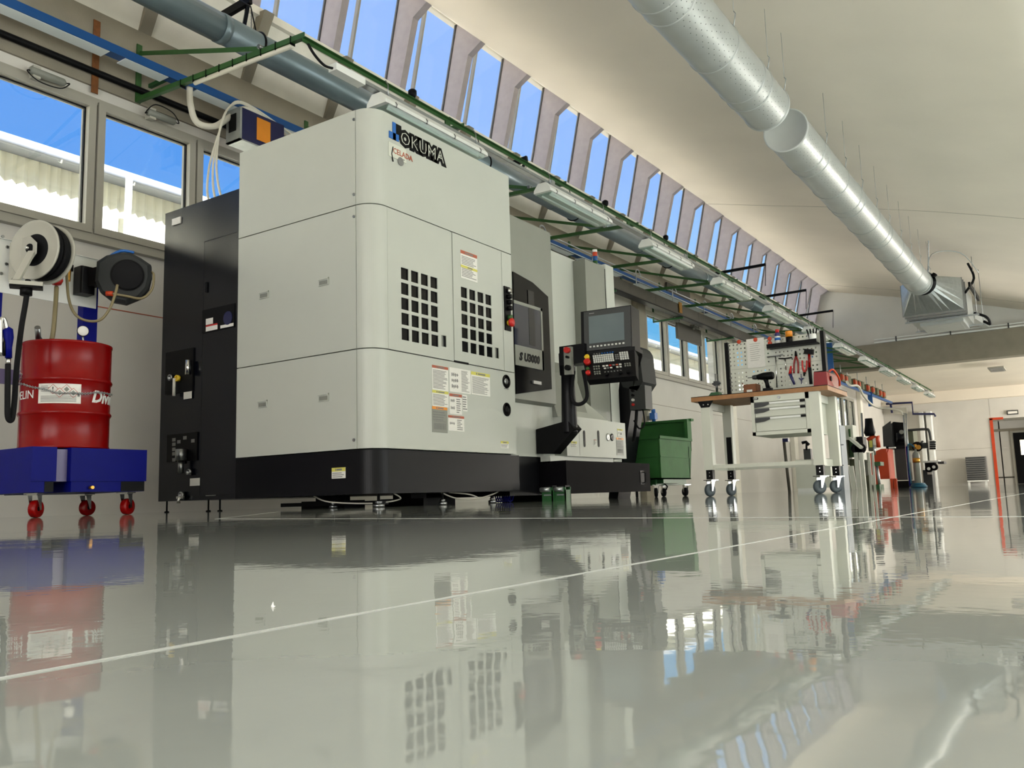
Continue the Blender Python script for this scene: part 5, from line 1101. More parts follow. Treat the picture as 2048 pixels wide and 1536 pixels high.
for (a, c) in spans:
    mb = MB(); mb.box((dx0+.034, V0+.012, a), (dx1-.034, V0+.03, c-.014)); dw = P_('drawer', 'bench_grey', wb, mb)
    mb = MB(); mb.box((dx0+.16, V0-.002, c-.018), (dx1-.075, V0+.016, c-.002)); P_('handle_rail', 'white_paint', dw, mb)
    mb = MB(); mb.prism([(dx0+.032, c-.002), (dx0+.165, c-.002), (dx0+.165, c-.018), (dx0+.11, c-.036), (dx0+.032, c-.042)], 'y', V0-.004, V0+.014); P_('finger_grip', 'dark_grey', dw, mb)
    mb = MB(); mb.box((dx1-.075, V0-.003, c-.02), (dx1-.036, V0+.014, c)); P_('end_cap', 'black', dw, mb)
# pegboard
PY = 8.1; gx0, gx1 = -2.86, -1.93; gz0, gz1 = HT+.002, 1.475
pb = thing('pegboard', 'perforated pale pegboard with black posts standing on the workbench', 'pegboard', ((gx0+gx1)/2, PY, HT))
nu, nv = 24, 14; us = [gx0+.02]; vs_ = [gz0]
pu = (gx1-gx0-.04)/nu; pv = (gz1-gz0)/nv; hs = .0135
for i in range(nu): c_ = gx0+.02+pu*(i+.5); us += [c_-hs/2, c_+hs/2]
us.append(gx1-.02)
for j in range(nv): c_ = gz0+pv*(j+.5); vs_ += [c_-hs/2, c_+hs/2]
vs_.append(gz1)
op = {(2*i+1, 2*j+1) for i in range(nu) for j in range(nv) if j != 7 and i % 6 != 5}
P_('board', 'bench_grey', pb, holed('y', PY+.002, .0015, us, vs_, op))
mb = MB(); mb.box((gx0+.02, PY-.0012, gz0+pv*7.45), (gx1-.02, PY-.0004, gz0+pv*7.5)); P_('board_seam', 'grey_paint', pb, mb)
for x in (gx0, gx1-.02):
    mb = MB(); mb.box((x-.005, PY-.03, HT), (x+.03, PY+.04, gz1+.01)); P_('post', 'black', pb, mb)
sx0, sx1 = on(1537, 695, 'y', PY-.05).x, on(1637, 690, 'y', PY-.05).x; sz = on(1590, 690, 'y', PY-.05).z
mb = MB(); mb.box((sx0, PY-.11, sz-.01), (sx1, PY-.002, sz)); mb.box((sx0, PY-.112, sz-.012), (sx1, PY-.108, sz+.028)); P_('shelf', 'black', pb, mb)
# things on the shelf
def shelfx(u): return on(u, 680, 'y', PY-.06).x
x = shelfx(1555.5); t_ = thing('spray_can', 'dark blue aerosol can with a red cap on the pegboard shelf', 'spray can', (x, PY-.06, sz))
mb = MB(); mb.lathe([(.026, 0), (.027, .005), (.027, .12), (.018, .135)], (x, PY-.06, sz), (0, 0, 1), 20); P_('can', 'purple_bottle', t_, mb)
mb = MB(); mb.lathe([(.018, .135), (.018, .165), (.001, .167)], (x, PY-.06, sz), (0, 0, 1), 16); P_('cap', 'red', t_, mb)
mb = MB(); mb.lathe([(.0275, .03), (.0275, .10)], (x, PY-.06, sz), (0, 0, 1), 20); P_('can_label', 'paper', t_, mb)
mb = MB(); mb.lathe([(.028, .06), (.028, .085)], (x, PY-.06, sz), (0, 0, 1), 20); P_('can_label', 'logo_blue', t_, mb)
x = shelfx(1578.5); t_ = thing('sealant_tub', 'black tub with an orange-yellow lid on the pegboard shelf', 'tub', (x, PY-.06, sz))
mb = MB(); mb.lathe([(.03, 0), (.031, .08)], (x, PY-.06, sz), (0, 0, 1), 20); P_('tub', 'black', t_, mb)
mb = MB(); mb.lathe([(.033, .08), (.033, .13), (.03, .135), (.001, .135)], (x, PY-.06, sz), (0, 0, 1), 20); P_('lid', 'amber', t_, mb)
x = shelfx(1626); t_ = thing('pen_cup', 'clear cup of small tools at the right end of the shelf', 'cup', (x, PY-.06, sz))
mb = MB(); mb.lathe([(.03, 0), (.034, .08), (.033, .08), (.029, .004)], (x, PY-.06, sz), (0, 0, 1), 16); P_('cup', 'white_paint', t_, mb)
for k in range(4):
    mb = MB(); mb.tube([(x-.02+.012*k, PY-.06, sz+.01), (x-.05+.03*k, PY-.06, sz+.13)], .007, 6); P_('tool_handle', 'black', t_, mb)
# sheet in a sleeve and magnets
q0, q1 = on(1492, 679, 'y', PY-.01), on(1531, 733, 'y', PY-.01)
mb = MB(); mb.box((q0.x, PY-.006, q1.z), (q1.x, PY-.003, q0.z)); t_ = tag(mb.build('paper_sheet', ['paper']), 'printed paper sheet pinned on the pegboard by an orange magnet', 'paper')
mb = MB()
for i in range(9): mb.box((q0.x+.03, PY-.0075, q0.z-.05-.02*i), (q1.x-.04-.01*(i % 3), PY-.0062, q0.z-.053-.02*i))
P_('print', 'grey_paint', t_, mb)['kind'] = 'stuff'
for u, v, lb in ((1477.5, 683.5, 'orange round magnet at the upper left of the pegboard'), (1510.5, 679.5, 'orange round magnet holding the paper sheet'), (1539, 677.5, 'orange round magnet left of the spray can, upper'), (1539.5, 686, 'orange round magnet left of the spray can, lower')):
    q = on(u, v, 'y', PY-.01); mb = MB(); mb.lathe([(.02, 0), (.02, .008), (.016, .01), (.001, .01)], (q.x, PY-.001, q.z), (0, -1, 0), 16); t_ = mb.build('magnet', ['orange']); tag(t_, lb, 'magnet', 'orange magnets')
# hand tools on the pegboard
def pq(u, v, d=.02): q = on(u, v, 'y', PY-d); return (q.x, PY-d, q.z)
def tool(name, lb, cat, u, v): return thing(name, lb, cat, pq(u, v), 'hand tools on the pegboard')
t_ = tool('t_handle_wrench', 'long chrome T-handle wrench on the pegboard', 'wrench', 1552, 715)
mb = MB(); mb.tube([pq(1534, 714), pq(1553, 712), pq(1566, 709)], .006, 6); P_('crossbar', 'steel', t_, mb)
mb = MB(); mb.tube([pq(1551, 712), pq(1554, 775)], .006, 8); P_('shaft', 'chrome', t_, mb)
t_ = tool('t_handle_wrench', 'short chrome T-handle wrench beside the long one', 'wrench', 1570, 718)
mb = MB(); mb.tube([pq(1557, 717), pq(1570, 717), pq(1584, 715)], .006, 6); P_('crossbar', 'black', t_, mb)
mb = MB(); mb.tube([pq(1570, 717), pq(1572, 740)], .005, 8); P_('shaft', 'chrome', t_, mb)
def pliers(name, lb, u, v, w, L_, colr):
    t_ = tool(name, lb, 'pliers', u, v)
    mb = MB(); mb.tube([pq(u-1, v-L_*.22), pq(u, v)], [.006, .014], 8); P_('jaws', 'black', t_, mb)
    for s_ in (-1, 1):
        mb = MB(); mb.tube(smooth_path([pq(u, v), pq(u+s_*w*.5, v+L_*.3), pq(u+s_*w*.55, v+L_*.75)], 4), .008, 6); P_('handle', colr, t_, mb)
pliers('water_pump_pliers', 'large water pump pliers with dark and red handles on the pegboard', 1592, 712, 8, 46, 'red_paint')
pliers('pliers', 'small red-handled pliers hanging handles up beside the hammer', 1609, 745, 8, -32, 'red')
t_ = tool('hammer', 'black-headed hammer with a red shaft hanging on the pegboard', 'hammer', 1618, 710)
mb = MB(); mb.bar(pq(1609, 703), pq(1627, 704), .035, .045); P_('head', 'black', t_, mb)
mb = MB(); mb.tube([pq(1618, 706), pq(1619, 735)], .012, 8); P_('shaft', 'red_paint', t_, mb)
mb = MB(); mb.tube([pq(1619, 735), pq(1622, 768)], .015, 8); P_('grip', 'rubber', t_, mb)
t_ = tool('utility_knife', 'red and black knife-like tool hanging askew on the pegboard', 'knife', 1581, 740)
mb = MB(); mb.tube([pq(1582, 732), pq(1580, 748)], [.008, .016], 8); P_('head', 'red', t_, mb)
mb = MB(); mb.tube([pq(1580, 748), pq(1589, 769)], [.016, .010], 8); P_('handle', 'purple_bottle', t_, mb)
t_ = tool('hook_tool', 'small dark three-pronged hook tool beside the hammer', 'tool', 1602, 755)
mb = MB(); mb.tube([pq(1602, 748), pq(1603, 768)], .004, 6); mb.tube([pq(1598, 756), pq(1602, 760), pq(1607, 756)], .006, 6); P_('prongs', 'purple_bottle', t_, mb)
# on the worktop
def tq(u, y): return on(u, 785, 'y', y).x
x = tq(1432, 7.62); t_ = thing('gauge_stand', 'green magnetic gauge stand at the left end of the worktop', 'stand', (x, 7.62, HT))
mb = MB(); mb.prism([(x-.06, HT+.0005), (x+.05, HT+.0005), (x+.035, HT+.035), (x-.03, HT+.035)], 'y', 7.57, 7.67); P_('base', 'green_dark', t_, mb)
mb = MB(); mb.cyl((x+.01, 7.62, HT+.03), (x+.01, 7.62, HT+.21), .011, 10); P_('column', 'steel', t_, mb)
mb = MB(); mb.box((x-.012, 7.60, HT+.10), (x+.035, 7.64, HT+.14)); mb.cyl((x-.03, 7.62, HT+.12), (x+.05, 7.62, HT+.12), .008, 8); P_('clamp', 'dark_grey', t_, mb)
x = tq(1504, 7.600); t_ = thing('cardboard_box', 'small brown open cardboard box on the worktop', 'box', (x, 7.600, HT))
mb = MB()
for a, c in (((x-.06, 7.550, HT), (x-.057, 7.670, HT+.075)), ((x+.055, 7.550, HT), (x+.058, 7.670, HT+.075)), ((x-.06, 7.550, HT), (x+.058, 7.553, HT+.075)), ((x-.06, 7.667, HT), (x+.058, 7.670, HT+.075)), ((x-.06, 7.550, HT), (x+.058, 7.670, HT+.003))): mb.box(a, c)
P_('carton', 'cardboard', t_, mb)
mb = MB(); mb.bar((x-.06, 7.551, HT+.074), (x-.065, 7.550, HT+.09), .11, .003); P_('flap', 'cardboard', t_, mb)
mb = MB(); mb.box((x-.03, 7.549, HT+.002), (x+.02, 7.550, HT+.025)); P_('sticker', 'paper', t_, mb)
x = tq(1535, 7.610); t_ = thing('cordless_drill', 'black cordless drill standing on the worktop', 'drill', (x, 7.610, HT))
mb = MB(); mb.bevbox((x-.035, 7.580, HT+.0005), (x+.045, 7.640, HT+.03), .01); P_('battery', 'black', t_, mb)
mb = MB(); mb.tube([(x+.01, 7.610, HT+.02), (x+.0, 7.610, HT+.08), (x-.01, 7.610, HT+.12)], [.02, .018, .024], 10); P_('grip', 'black', t_, mb)
mb = MB(); mb.lathe([(.018, -.10), (.028, -.06), (.034, -.03), (.036, .05), (.028, .065)], (x, 7.610, HT+.14), (1, .0, .0), 16); P_('motor_body', 'black', t_, mb)
mb = MB(); mb.lathe([(.006, -.13), (.018, -.125), (.022, -.10), (.022, -.06)], (x, 7.610, HT+.14), (1, 0, 0), 12); mb.cyl((x-.17, 7.610, HT+.14), (x-.12, 7.610, HT+.14), .003, 6); P_('chuck', 'dark_grey', t_, mb)
x = -1.855; t_ = thing('battery_case', 'dark red tool case with an orange cable at the right end of the worktop', 'case', (x, 7.75, HT))
mb = MB(); mb.prism([(x-.06, HT+.001), (x+.06, HT+.001), (x+.055, HT+.12), (x-.05, HT+.125)], 'y', 7.56, 7.95); P_('case', 'red_paint', t_, mb)
mb = MB(); mb.box((x-.052, 7.57, HT+.125), (x+.05, 7.94, HT+.132)); P_('lid', 'black', t_, mb)
mb = MB(); mb.tube(smooth_path([(x+.04, 7.7, HT+.13), (x+.075, 7.72, HT+.15), (x+.10, 7.8, HT+.08), (x+.09, 7.85, HT+.02)], 6), .009, 8); P_('cable', 'orange', t_, mb)
mb = MB(); mb.cyl((x+.058, 7.68, HT+.07), (x+.066, 7.68, HT+.07), .022, 14); P_('latch', 'black', t_, mb)
# ================================================================ far machines and stores, nearer to farther
def pbox(mb, u0, v0, u1, v1, y, d, mi=0, z0=None):
    a = on(u0, v1, 'y', y); c = on(u1, v1, 'y', y); t_ = on(u0, v0, 'y', y)
    mb.box((a.x, y, max(a.z, 0.0) if z0 is None else z0), (c.x, y+d, t_.z), mi); return mb
def F(u, y, z=None, v=None): q = on(u, 940 if v is None else v, 'y', y); return (q.x, y, q.z if z is None else z)
y = 17.0
t_ = thing('floor_cabinet', 'pale grey low cabinet standing behind the workbench castors', 'cabinet', F(1620, y, 0))
mb = pbox(MB(), 1594, 920, 1664, 976, y, .5, z0=.06); P_('body', 'bench_grey', t_, mb)
mb = pbox(MB(), 1596, 977, 1630, 979, y, .5, z0=0); P_('plinth', 'white_paint', t_, mb)
mb = pbox(MB(), 1608, 898, 1622, 917, y+.1, .12, z0=on(1610, 919.5, 'y', y).z); P_('small_instrument', 'dark_grey', t_, mb)
mb = MB(); mb.tube([F(1604, y+.1, v=886), F(1612, y+.1, v=884), F(1618, y+.1, v=890)], .03, 8); mb.tube([F(1613, y+.1, v=885), F(1613, y+.1, v=900)], .02, 6); P_('instrument_arm', 'black', t_, mb)
t_ = thing('pole_stand', 'slim brown stand with blue head behind the workbench', 'stand', F(1573, 16, 0))
q = F(1576, 16, 0); mb = MB(); mb.tube([F(1568, 16, v=884), q], .028, 8); P_('pole', 'brown_duct', t_, mb)
mb = pbox(MB(), 1565, 877, 1576, 883, 15.95, .12, z0=on(1570, 884, 'y', 16).z); P_('head', 'blue_dark', t_, mb)
y = 20.0
t_ = thing('tall_locker', 'tall blue-grey steel locker at the wall, right of the workbench', 'locker', F(1682, y, 0))
mb = pbox(MB(), 1675, 850, 1689, 975, y, .5, z0=0); P_('body', 'cabinet_blue_grey', t_, mb)
for v in (890, 931):
    mb = pbox(MB(), 1680, v-1, 1687, v, y-.02, .02, z0=on(1680, v+.6, 'y', y).z); P_('handle', 'dark_grey', t_, mb)
y = 22.0
t_ = thing('grinding_machine', 'green and cream pedestal grinding machine next to the locker', 'machine', F(1700, y, 0))
mb = pbox(MB(), 1686, 851, 1707, 878, y, .4, z0=on(1690, 880, 'y', y).z); P_('control_head', 'bench_grey', t_, mb)
mb = pbox(MB(), 1688, 880, 1698, 930, y, .4, z0=on(1690, 930, 'y', y).z); P_('door', 'olive', t_, mb)
mb = pbox(MB(), 1698, 858, 1701, 876, y-.05, .3, z0=on(1700, 876, 'y', y).z); mb = pbox(mb, 1700, 878, 1709, 914, y+.1, .4, z0=on(1700, 914, 'y', y).z); P_('side_cover', 'green', t_, mb)
mb = MB(); mb.bar(F(1699, y-.1, v=876), F(1724, y-.1, v=896), .3, .06); P_('table_arm', 'bench_grey', t_, mb)
mb = pbox(MB(), 1709, 874, 1727, 895, y+.3, .4, z0=on(1712, 895, 'y', y).z); P_('motor_box', 'machine_black', t_, mb)
for u in (1713, 1720):
    c_ = on(u, 897, 'y', y); mb = MB(); mb.cyl((c_.x, y, c_.z), (c_.x, y+.08, c_.z), .13, 18); P_('grinding_wheel', 'rubber', t_, mb)
mb = MB()
for u in (1691, 1702): mb.bar(F(u, y, v=932), F(u+4, y, 0), .1, .1)
for u in (1712, 1722): mb.bar(F(u, y, v=905), F(u+4, y, 0), .09, .09)
mb = pbox(mb, 1712, 905, 1728, 920, y, .35, z0=on(1712, 920, 'y', y).z); P_('stand_frame', 'bench_grey', t_, mb)
mb = pbox(MB(), 1703, 918, 1713, 975, y+.15, .3, z0=0); P_('pedestal', 'olive', t_, mb)
y = 26.0
t_ = thing('pillar_drill', 'grey and olive pillar drill with an orange guard before the orange cabinet', 'drill press', F(1738, y, 0))
mb = pbox(MB(), 1728, 905, 1736, 925, y, .3, z0=on(1728, 926, 'y', y).z); mb = pbox(mb, 1727, 925, 1737, 950, y, .3, z0=on(1728, 952, 'y', y).z); P_('column_box', 'grey_paint', t_, mb)
mb = pbox(MB(), 1737, 876, 1747, 900, y, .4, z0=on(1738, 902, 'y', y).z); P_('drill_head', 'olive', t_, mb)
mb = pbox(MB(), 1739, 881, 1745, 895, y-.03, .03, z0=on(1740, 895, 'y', y).z); P_('front_plate', 'hdr_yellow', t_, mb)
mb = MB(); mb.tube([F(1735, y, v=880), F(1748, y, v=872), F(1755, y, v=872), F(1757, y, v=895)], .06, 6); P_('guard_arm', 'orange', t_, mb)
mb = MB(); mb.lathe([(.12, 0), (.16, .1), (.12, .3), (.1, .5)], F(1740, y, v=872), (0, 0, 1), 12); P_('motor', 'black', t_, mb)
mb = MB(); mb.tube([F(1749, y-.1, v=890), F(1749, y-.1, v=910)], .035, 8); P_('spindle', 'chrome', t_, mb)
mb = MB(); mb.tube([F(1723, y+.1, v=826), F(1729, y+.1, 0)], .03, 8); mb.tube([F(1753, y, v=925), F(1757, y, 0)], .04, 8); P_('column', 'galv', t_, mb)
mb = pbox(MB(), 1745, 924, 1761, 931, y-.2, .5, z0=on(1745, 932, 'y', y).z); P_('work_table', 'green_dark', t_, mb)
mb = pbox(MB(), 1730, 950, 1744, 975, y, .3, z0=0); P_('base_case', 'olive', t_, mb)
for u in (1737, 1745):
    mb = MB(); mb.bar(F(u, y-.2, v=905), F(u+2, y-.2, 0), .06, .06); P_('frame_leg', 'bench_grey', t_, mb)
mb = MB(); mb.box(F(1745, y-.2, 0), F(1765, y+.4, .12)); P_('foot_plate', 'green_dark', t_, mb)
y = 28.0
t_ = thing('orange_cabinet', 'bright orange sheet-metal washing cabinet on short legs', 'cabinet', F(1770, y, 0))
a, b_, c_, d_ = F(1740, y, v=906), F(1784, y, v=898), F(1794, y+.7, v=900), F(1790, y, 0)
zt1, zt2 = on(1742, 907, 'y', y).z, on(1775, 897, 'y', y).z; zb1 = on(1760, 958, 'y', y).z
mb = MB(); mb.prism([(a[0], zb1), (d_[0]-.2, zb1), (d_[0]-.2, zt2), ((a[0]+d_[0])/2, zt2), (a[0], zt1)], 'y', y, y+.9); P_('body', 'orange', t_, mb)
mb = MB(); mb.prism([(y, zb1), (y+.9, zb1), (y+.9, zt2), (y+.3, zt2), (y, zt1)], 'x', d_[0]-.2, d_[0]-.17); P_('side_panel', 'orange', t_, mb)
mb = MB(); mb.box(F(1781, y, zt2), F(1796, y+.2, zt2+.04)); P_('edge_strip', 'white_paint', t_, mb)
for u in (1750, 1779, 1786):
    mb = MB(); q = F(u, y+.1, 0); mb.box((q[0], y+.05, 0), (q[0]+.08, y+.2, zb1)); P_('leg', 'orange', t_, mb)
y = 30.0
t_ = thing('milling_machine', 'big grey milling machine with a chip hood beyond the orange cabinet', 'machine', F(1800, y, 0))
mb = pbox(MB(), 1794, 896, 1816, 962, y, .9, z0=.25); P_('column', 'dark_grey', t_, mb)
h0 = on(1775, 852, 'y', y).z; h1 = on(1775, 893, 'y', y).z; xa_, xb_, xc_ = F(1771, y)[0], F(1790, y)[0], F(1815, y)[0]
mb = MB(); mb.prism([(xa_, h1), (xc_, h1), (xc_-.04, h0+.1), (xb_, h0+.16), (xa_+.02, h0-.02)], 'y', y+.5, y+.9); P_('hood_back', 'dark_grey', t_, mb)
mb = MB(); mb.prism([(xa_, h1), (xb_, h1), (xb_, h0+.16), (xa_+.02, h0-.02)], 'y', y-.02, y+.02); P_('hood', 'dark_grey', t_, mb)
mb = MB(); mb.prism([(xb_, h1), (xc_, h1), (xc_-.04, h0+.1), (xb_, h0+.14)], 'y', y+.3, y+.5); P_('hood_inside', 'black', t_, mb)
mb = MB(); mb.cyl(F(1803, y, v=864), F(1803, y+.2, v=864), .07, 12); P_('lamp', 'grey_paint', t_, mb)
mb = MB(); mb.cyl(F(1803, y+.2, v=866), F(1803, y+.2, v=884), .16, 12); P_('milling_head', 'machine_black', t_, mb)
mb = pbox(MB(), 1772, 893, 1816, 896, y-.1, .8, z0=on(1772, 896, 'y', y).z-.04); P_('table', 'machine_black', t_, mb)
mb = pbox(MB(), 1794, 962, 1818, 970, y-.1, 1.1, z0=0); P_('base', 'black', t_, mb)
mb = pbox(MB(), 1816, 861, 1829, 900, y+.2, .8, z0=on(1816, 900, 'y', y).z); P_('switch_cabinet', 'olive', t_, mb)
mb = MB(); mb.tube(smooth_path([F(1816, y, v=860.5), F(1850, y, v=858.5), F(1858, y, v=862), F(1862, y, v=882)], 5), .04, 8); P_('pendant_arm', 'dark_grey', t_, mb)
mb = pbox(MB(), 1857, 881, 1871, 899.5, y-.05, .2, z0=on(1857, 899.5, 'y', y).z); pnl = P_('control_pendant', 'paper', t_, mb)
for i in range(3):
    for j in range(4):
        q = on(1859.5+4*i, 884+4.2*j, 'y', y-.05); mb = MB(); mb.box((q.x, y-.07, q.z-.03), (q.x+.06, y-.05, q.z+.02)); P_('push_button', 'black', pnl, mb)
mb = pbox(MB(), 1840, 886, 1857, 896, y+.1, .3, z0=on(1840, 896.5, 'y', y).z); mb.tube([F(1838, y+.1, v=890), F(1846, y+.1, v=882)], .03, 6); P_('feed_unit', 'dark_grey', t_, mb)
mb = MB(); mb.lathe([(.14, 0), (.16, .02), (.16, .05), (.14, .07)], F(1834, y-.1, v=893), (0, 1, 0), 16); P_('hand_wheel', 'black', t_, mb)
t_ = thing('bar_lathe', 'dark machine with two round white-hubbed hand wheels beside the gas bottle', 'machine', F(1855, 31, 0))
y = 31.0
mb = pbox(MB(), 1848, 940, 1866, 971, y, .6, z0=0); P_('cabinet', 'dark_grey', t_, mb)
mb = pbox(MB(), 1845, 922, 1877, 925.5, y-.2, .6, z0=on(1845, 926, 'y', y).z); P_('table_white', 'white_paint', t_, mb)
mb = pbox(MB(), 1876, 923, 1888, 927, y-.2, .6, z0=on(1876, 928, 'y', y).z); P_('table_end', 'dark_grey', t_, mb)
mb = pbox(MB(), 1850, 926, 1870, 934, y-.1, .4, z0=on(1850, 935, 'y', y).z); P_('gearbox', 'black', t_, mb)
for u, v in ((1858.5, 937.5), (1868.5, 934)):
    q = on(u, v, 'y', y-.2); mb = MB(); mb.cyl((q.x, y-.3, q.z), (q.x, y-.15, q.z), .115, 18); hw_ = P_('hand_wheel', 'black', t_, mb)
    mb = MB(); mb.cyl((q.x, y-.31, q.z), (q.x, y-.3, q.z), .05, 14); P_('hub', 'white_paint', hw_, mb)
mb = pbox(MB(), 1855, 944, 1865, 949, y-.05, .05, z0=on(1855, 949, 'y', y).z); P_('plate', 'paper', t_, mb)
y = 28.5
q0 = F(1827, y, 0); q1 = F(1842, y, 0); xm_ = (q0[0]+q1[0])/2; rg = (q1[0]-q0[0])/2; zg = on(1828, 903, 'y', y).z
t_ = thing('gas_cylinder', 'pale grey gas cylinder on a blue trolley near the far end', 'gas cylinder', (xm_, y, 0))
mb = MB(); mb.lathe([(rg*.9, .08), (rg, .12), (rg, zg-.12), (rg*.75, zg-.03), (rg*.3, zg), (rg*.25, zg+.1)], (xm_, y, 0), (0, 0, 1), 24); P_('bottle', 'grey_paint', t_, mb)
mb = MB(); mb.cyl((xm_, y-.02, zg-.2), (xm_, y-.02, zg-.34), rg*1.01, 24); P_('collar_label', 'brass', t_, mb)
mb = MB(); mb.cyl((xm_, y, zg+.08), (xm_, y, zg+.22), .04, 8); mb.cyl((xm_+.1, y-.05, zg+.12), (xm_+.1, y-.1, zg+.12), .07, 12); P_('valve', 'brass', t_, mb)
mb = MB()
for i in range(3): mb.tube([(xm_+(rg+.12-.03*i)*math.cos(a_), y+(rg+.12)*math.sin(a_), .03+.04*i) for a_ in [2*PI*k/20 for k in range(20)]], .025, 6, closed=True)
mb.tube(smooth_path([(xm_-rg-.08, y-.1, .1), (xm_-rg-.1, y-.1, .8), (xm_-rg-.06, y-.1, 1.3), (xm_, y-.1, zg+.12)], 6), .022, 6); P_('hose', 'cyan_hose', t_, mb)
mb = MB(); mb.box((xm_-rg-.1, y+rg, 0), (xm_+rg+.05, y+rg+.05, .1)); mb.box((xm_-rg-.16, y, .02), (xm_-rg-.1, y+.05, 1.25)); P_('trolley', 'blue_paint', t_, mb)
# drooping white hose from the busbar to a hanging lance
t_ = thing('air_line', 'white air hose drooping from the blue rail to a hanging lance at the far end', 'hose', F(1730, 29, v=800))
mb = MB(); mb.tube(smooth_path([F(1693, 27, v=762), F(1700, 27, v=771), F(1716, 27.5, v=772), F(1726, 28, v=790), F(1742, 28.5, v=808), F(1760, 29, v=816), F(1785, 29, v=818), F(1800, 29, v=822), F(1807, 29, v=830)], 6), .035, 8); P_('hose', 'cable_white', t_, mb)
mb = MB(); mb.tube([F(1807, 29, v=826), F(1811, 29, v=880), F(1815, 29, v=925)], .03, 6); mb.tube([F(1812, 29, v=826), F(1816, 29, v=900), F(1814, 29, v=925)], .02, 6); P_('lance', 'galv', t_, mb)
# blue bar with fused sockets
t_ = thing('socket_rail', 'blue rail with a row of brown and orange socket boxes, far left wall', 'rail', (-6.9, 34, 3.8))
p_a, p_b = on(1676, 764, 'x', -7.0), on(1802, 838, 'x', -7.0)
ya_, yb_2 = p_a.y, min(p_b.y, 41)
zr = 3.78
mb = MB(); mb.box((-7.05, 29.0, zr-.12), (-6.95, 40.5, zr-.04)); P_('rail', 'blue_bus', t_, mb)
for i, u in enumerate((1686, 1694, 1699, 1712, 1720, 1726, 1738, 1748, 1756, 1763, 1770)):
    q = on(u, 770+(u-1690)*.52, 'x', -6.9); 
    if q.y > 40.4: break
    mb = MB(); mb.box((-7.06, q.y-.18, zr-.04), (-6.86, q.y+.18, zr+.24)); s_ = P_('socket_box', 'olive', t_, mb)
    if i % 3 != 2:
        mb = MB(); mb.box((-6.93, q.y-.185, zr-.02), (-6.862, q.y-.18, zr+.2)); mb.box((-6.86, q.y-.15, zr+.02), (-6.85, q.y+.02, zr+.18)); P_('socket_front', 'orange', s_, mb)
    if i % 2 == 0:
        mb = MB(); mb.tube([(-6.95, q.y, zr+.24), (-6.95, q.y, 4.33)], .015, 5); P_('hanger_rod', 'galv', s_, mb)
# blue plates
for u0, v0, u1, v1, yy, lb in ((1657, 686, 1668, 745, 27.5, 'tall blue panel beside the green brackets past the pegboard'), (1737, 784, 1746, 813, 36, 'blue hanging sign plate on the socket rail'),):
    mb = pbox(MB(), u0, v0, u1, v1, yy, .05, z0=on(u0, v1, 'y', yy).z); q = on(u0, (v0+v1)/2, 'y', yy)
    if yy < 30: mb.box((-8.0, yy+.01, q.z-.05), (q.x+.02, yy+.05, q.z+.02))
    tag(mb.build('sign_board', ['blue_bus']), lb, 'board')
# far wall fittings
FY = YF-.02
t_ = thing('wall_shelf_box', 'grey ventilation box with horizontal slats on white feet by the far wall', 'ventilator', F(1955, 43.4, 0))
a, c_ = on(1935, 965, 'y', 43.4), on(1976, 962, 'y', 43.4); zt3 = on(1935, 914, 'y', 43.4).z; zb3 = .22
mb = MB(); mb.box((a.x, 43.42, zb3), (c_.x, 43.85, zt3)); P_('case', 'print_grey', t_, mb)
for i in range(11):
    z = zb3+(zt3-zb3)*(i+.5)/11; mb = MB(); mb.bar((a.x+.02, 43.40, z), (c_.x-.05, 43.40, z), .05, .035); P_('slat', 'dark_grey', t_, mb)
mb = MB(); mb.box((a.x-.0, 43.38, zb3-.06), (c_.x, 43.8, zb3)); mb.box((a.x+.02, 43.4, 0), (a.x+.1, 43.5, .2)); mb.box((c_.x-.12, 43.4, 0), (c_.x-.04, 43.5, .2)); P_('stand', 'white_paint', t_, mb)
t_ = thing('emergency_light', 'small emergency light above the orange-framed gateway', 'lamp', F(2025, FY, v=826))
mb = pbox(MB(), 2014, 821, 2037, 830, FY-.08, .08, z0=on(2014, 830, 'y', FY).z); P_('case', 'dark_grey', t_, mb)
mb = pbox(MB(), 2016, 823, 2035, 828, FY-.1, .02, z0=on(2016, 828, 'y', FY).z); P_('diffuser', 'paper', t_, mb)
q = on(1994, 737, 'z', 4.15)
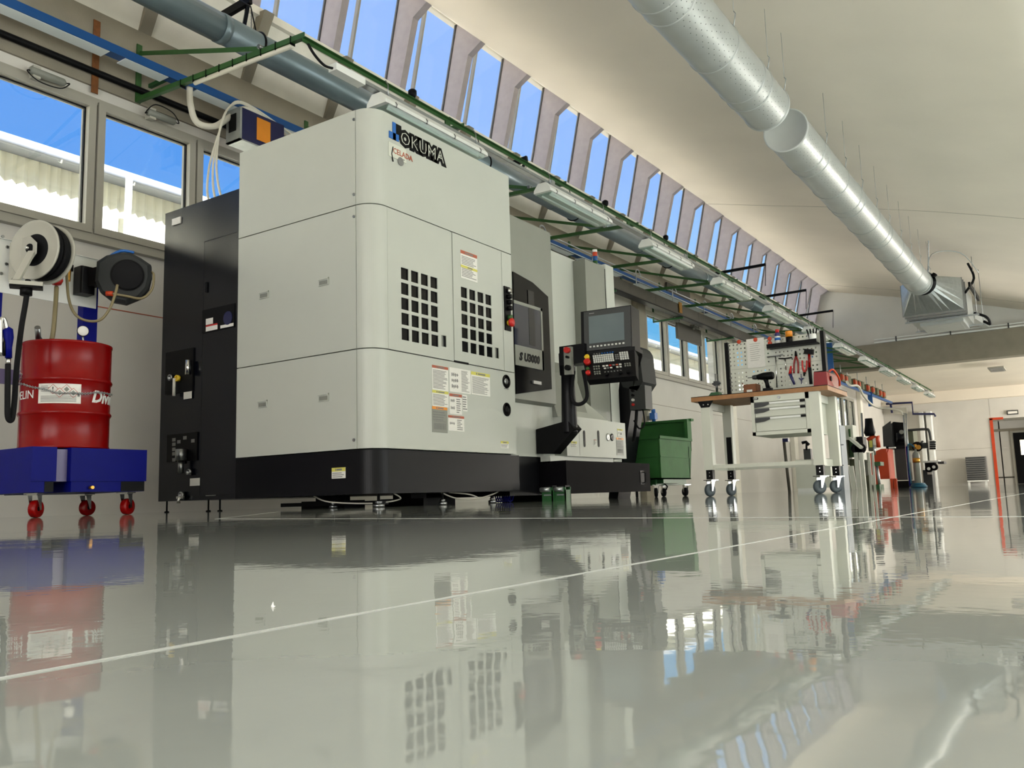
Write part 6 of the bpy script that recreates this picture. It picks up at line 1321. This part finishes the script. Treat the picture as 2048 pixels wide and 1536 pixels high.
t_ = thing('ceiling_light', 'flat square light under the cream ceiling of the far room', 'lamp', (q.x, q.y, 4.0))
mb = MB(); mb.box((q.x-.25, q.y-.6, 4.10), (q.x+.25, q.y+.6, 4.155)); P_('housing', 'frame', t_, mb)
mb = MB(); mb.box((q.x-.21, q.y-.55, 4.09), (q.x+.21, q.y-.03, 4.10)); mb.box((q.x-.21, q.y+.03, 4.09), (q.x+.21, q.y+.55, 4.10)); P_('louvre', 'galv', t_, mb)
for i, (u0, u1) in enumerate(((1843, 1853), (1857, 1869))):
    a, c_ = on(u0, 900, 'y', 43.6), on(u1, 900, 'y', 43.6); mb = MB(); mb.bevbox((a.x, 43.6, 0), (c_.x, 43.98, 3.45), .04); tag(mb.build('wall_duct', ['white_paint']), ['white vertical wall duct on the far wall, left one', 'white vertical wall duct on the far wall, right one'][i], 'duct', 'white wall ducts')
mb = MB(); mb.tube([F(1772, 43.5, v=808), F(1824, 43.5, v=805), F(1826, 43.5, v=828), F(1868, 43.5, v=828), F(1871, 43.5, v=833)], .05, 8); mb.tube([F(1781, 43.5, v=808), F(1784, 43.5, v=826)], .05, 8); tag(mb.build('blue_pipe', ['blue_dark']), 'dark blue pipe stepping along the far wall above the machines', 'pipe')
mb = pbox(MB(), 1786, 817, 1814, 829, 43.6, .2, z0=on(1786, 829, 'y', 43.6).z); tag(mb.build('wall_unit', ['reel_grey']), 'grey wall unit at the end of the blue pipe', 'box')
# scrap of film lying on the floor near the camera
q = on(545, 1214, 'z', 0.0); mb = MB(); mb.add([(q.x-.001, q.y, .0001), (q.x+.001, q.y, .0001), (q.x+.0006, q.y, .0014), (q.x-.0008, q.y+.001, .002)], [(0, 1, 2, 3)]); mb.add([(q.x+.0006, q.y-.001, .0001), (q.x+.002, q.y-.001, .0001), (q.x+.002, q.y, .0005), (q.x+.0006, q.y, .0005)], [(0, 1, 2, 3)])
tag(mb.build('floor_debris', ['paper']), 'tiny pale scrap lying on the glossy floor near the camera', 'debris')
